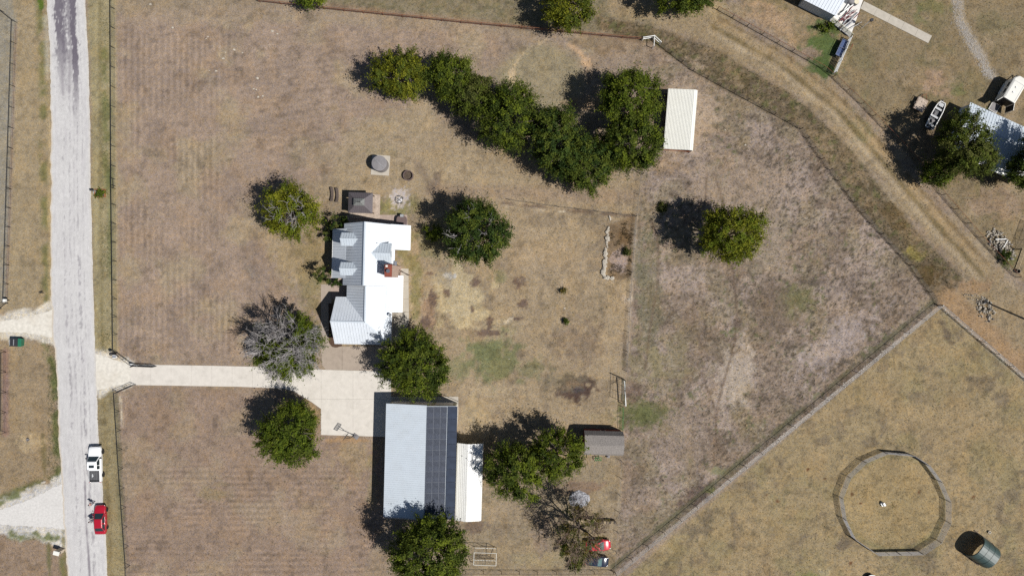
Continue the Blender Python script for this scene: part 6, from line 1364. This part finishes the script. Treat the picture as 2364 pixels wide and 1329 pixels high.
# shrubs
def shrub(label, px, py, rpx, rpy, hc, pal, seed, name='shrub', **kw):
    c = P(px, py, hc); k = 1 - hc / H; rx, ry = rpx / PPM * k, rpy / PPM * k; t = T(name, label, 'shrub', (c.x, c.y, 0)); A = rx * ry
    add('foliage', leaf_mesh('foliage', seed, rx, ry, hc * .9, hc, pal, int(14 * A) + 14, int(800 * A) + 200, lsize=.11, spread=.26, zlow=-.8, **kw), parent=t)
    tr, br = limbs(seed, rx, ry, hc * .8, hc, .06, 5, 2); add('stem', tr, m_bark, t); add('branches', br, m_bark, t); return t
shrub('dark rounded shrub at the northwest corner of the farmhouse', 776, 512, 20, 19, 2.4, 'dark', 201, mix=('olive', .4)); shrub('dark shrub left of the corner shrub by the gazebo shadow', 796, 518, 12, 15, 2.1, 'dark', 202, mix=('olive', .4))
shrub('small dark shrub beside the north end of the porch', 757, 541, 13, 15, 1.7, 'dark', 203, mix=('olive', .3)); shrub('dark shrub beside the south end of the porch', 751, 636, 19, 22, 2.6, 'dark', 204, mix=('olive', .4)); shrub('low shrub in the nook by the front path', 776, 652, 12, 8, .9, 'dark', 205)
shrub('bright green bush under the dark oak east of the house', 1001, 537, 26, 20, 1.4, 'bright', 206); shrub('sapling with brown and green leaves north in the yard', 1301, 671, 5, 4, .5, 'olive', 207, name='sapling', mix=('brown', .5)); shrub('small green sapling south in the yard', 1307, 741, 5, 5, .55, 'mid', 208, name='sapling')
shrub('clump of green plants inside the cedar planter', 230, 447, 11, 7, .45, 'bright', 209, name='planter_plants'); shrub('green weeds below the rubble heap', 2322, 592, 12, 14, .6, 'mid', 210, name='weeds'); shrub('dark green bush against the white rail fence', 1908, 62, 22, 10, .6, 'bright', 211, name='weeds')
shrub('green bush in the weedy stone edged bed', 1447, 582, 9, 7, .5, 'olive', 212, name='weeds'); shrub('low green bush below the brown tree', 1318, 1270, 26, 16, 1.1, 'mid', 213); shrub('small pale agave like plant beside the lone oak shadow', 1530, 478, 12, 12, .35, 'olive', 214, name='agave')
for k, (x, y) in enumerate(((1362, 1280), (1330, 1305))): shrub(['weed clump behind the navy car', 'weed clump left of the navy car by the south fence'][k], x, y, 18, 12, .6, 'olive', 220 + k, name='weeds')

# ------------------------------------------------------------------ grass: tufts over the whole ground
def tufts(name, label, n, seed, size, test=None, colk=1.0, spreadc=.25, green=0.0, h=(.06, .16)):
    rs = np.random.RandomState(seed); x = rs.uniform(-86, 86, n); y = rs.uniform(-49, 49, n); u = x * PPM + 1182; v = 664.5 - y * PPM
    keep = np.ones(n, bool)
    L = np.interp(v, [b for b, _ in LE], [a for _, a in LE]); R = np.interp(v, [b for b, _ in RE], [a for _, a in RE]); keep &= ~((u > L + 1) & (u < R - 1))
    for pol in ([(300, 838), (740, 844), (745, 650), (945, 500), (945, 800), (905, 905), (1118, 920), (1118, 1205), (885, 1205), (885, 1006), (741, 1004), (741, 943), (655, 898), (300, 892), (216, 912), (216, 806)],
                [(-90, 728), (118, 708), (124, 786), (-90, 778)], [(-90, 1165), (142, 1106), (152, 1240), (-90, 1226)], [(802, 440), (942, 440), (942, 522), (802, 522)], [(855, 355), (902, 357), (900, 408), (853, 405)], [(1990, 2), (2150, 84), (2144, 102), (1984, 22)], [(1915, 49), (1949, -14), (2003, -30), (1962, 88)]):
        keep &= ~(pdist(u, v, pol) > -1)
    if test is not None: keep &= test(u, v, rs)
    x, y, u, v = x[keep], y[keep], u[keep], v[keep]; m = len(x)
    nb = 3; a = rs.uniform(0, 6.28, (m, nb)); ln = rs.uniform(.6, 1.3, (m, nb)) * size; w = ln * rs.uniform(.10, .22, (m, nb)); hh = rs.uniform(h[0], h[1], (m, nb))
    bx_ = x[:, None] + rs.normal(size=(m, nb)) * .02; by_ = y[:, None] + rs.normal(size=(m, nb)) * .02; ca, sa = np.cos(a), np.sin(a)
    p0 = np.stack([bx_ - sa * w, by_ + ca * w, np.full_like(bx_, .001)], -1); p1 = np.stack([bx_ + sa * w, by_ - ca * w, np.full_like(bx_, .001)], -1); p2 = np.stack([bx_ + ca * ln, by_ + sa * ln, hh], -1)
    vt = np.stack([p0, p1, p2], 2).reshape(-1, 3); me = np_mesh(name, vt, np.arange(len(vt)).reshape(-1, 3), m_tuft)
    c = gcolor_at(x, y) * colk * rs.uniform(1 - spreadc, 1 + spreadc, (m, 1)) 
    if green: c = c * (1 - green) + np.array([.05, .075, .02]) * green
    set_attr(me, np.repeat(np.clip(c, 0, .8), nb * 3, 0)); o = add(name, me, kind='stuff'); o['label'] = label
tufts('dry_grass', 'short dry grass covering the open ground', 120000, 401, .13)
tufts('coarse_grass', 'darker coarse tufts through the paddock and drainage strip', 60000, 402, .2, lambda u, v, rs: ((pdist(u, v, strip) > 0) & (rs.rand(len(u)) < .9)) | ((pdist(u, v, pad) > 0) & (rs.rand(len(u)) < .22)), .8, .35, .25, (.12, .3))
tufts('green_weeds', 'patches of low green weeds', 60000, 403, .16, lambda u, v, rs: (fbm(u, v, 40, 91, 3) > .60) & (fbm(u, v, 8, 95, 2) > .56), 1.0, .25, .55, (.05, .14))

bed_ = [(1408, 526), (1462, 506), (1457, 640), (1404, 636)]
rs_ = np.random.RandomState(8)
tufts('dry_brush', 'tangled dry brush filling the stone edged bed', 400000, 404, .26, lambda u, v, rs: (pdist(u, v, bed_) > 0) & (fbm(u, v, 14, 97, 3) > .54), .75, .4, .1, (.15, .45))
tufts('verge_grass', 'longer green grass along the road verge and gravel edges', 300000, 405, .15, lambda u, v, rs: (np.abs(u - 246) < 12) & (v < 810) & (fbm(u, v, 30, 98, 3) > .5) | (np.abs(u - 122) < 12) & (v > 795) & (v < 1110) | (pdist(u, v, [(0, 1150), (60, 1122), (70, 1138), (0, 1168)]) > 0) | (pdist(u, v, [(0, 1226), (130, 1232), (120, 1246), (0, 1240)]) > 0) & (fbm(u, v, 8, 99, 2) > .5), .85, .3, .5, (.08, .2))
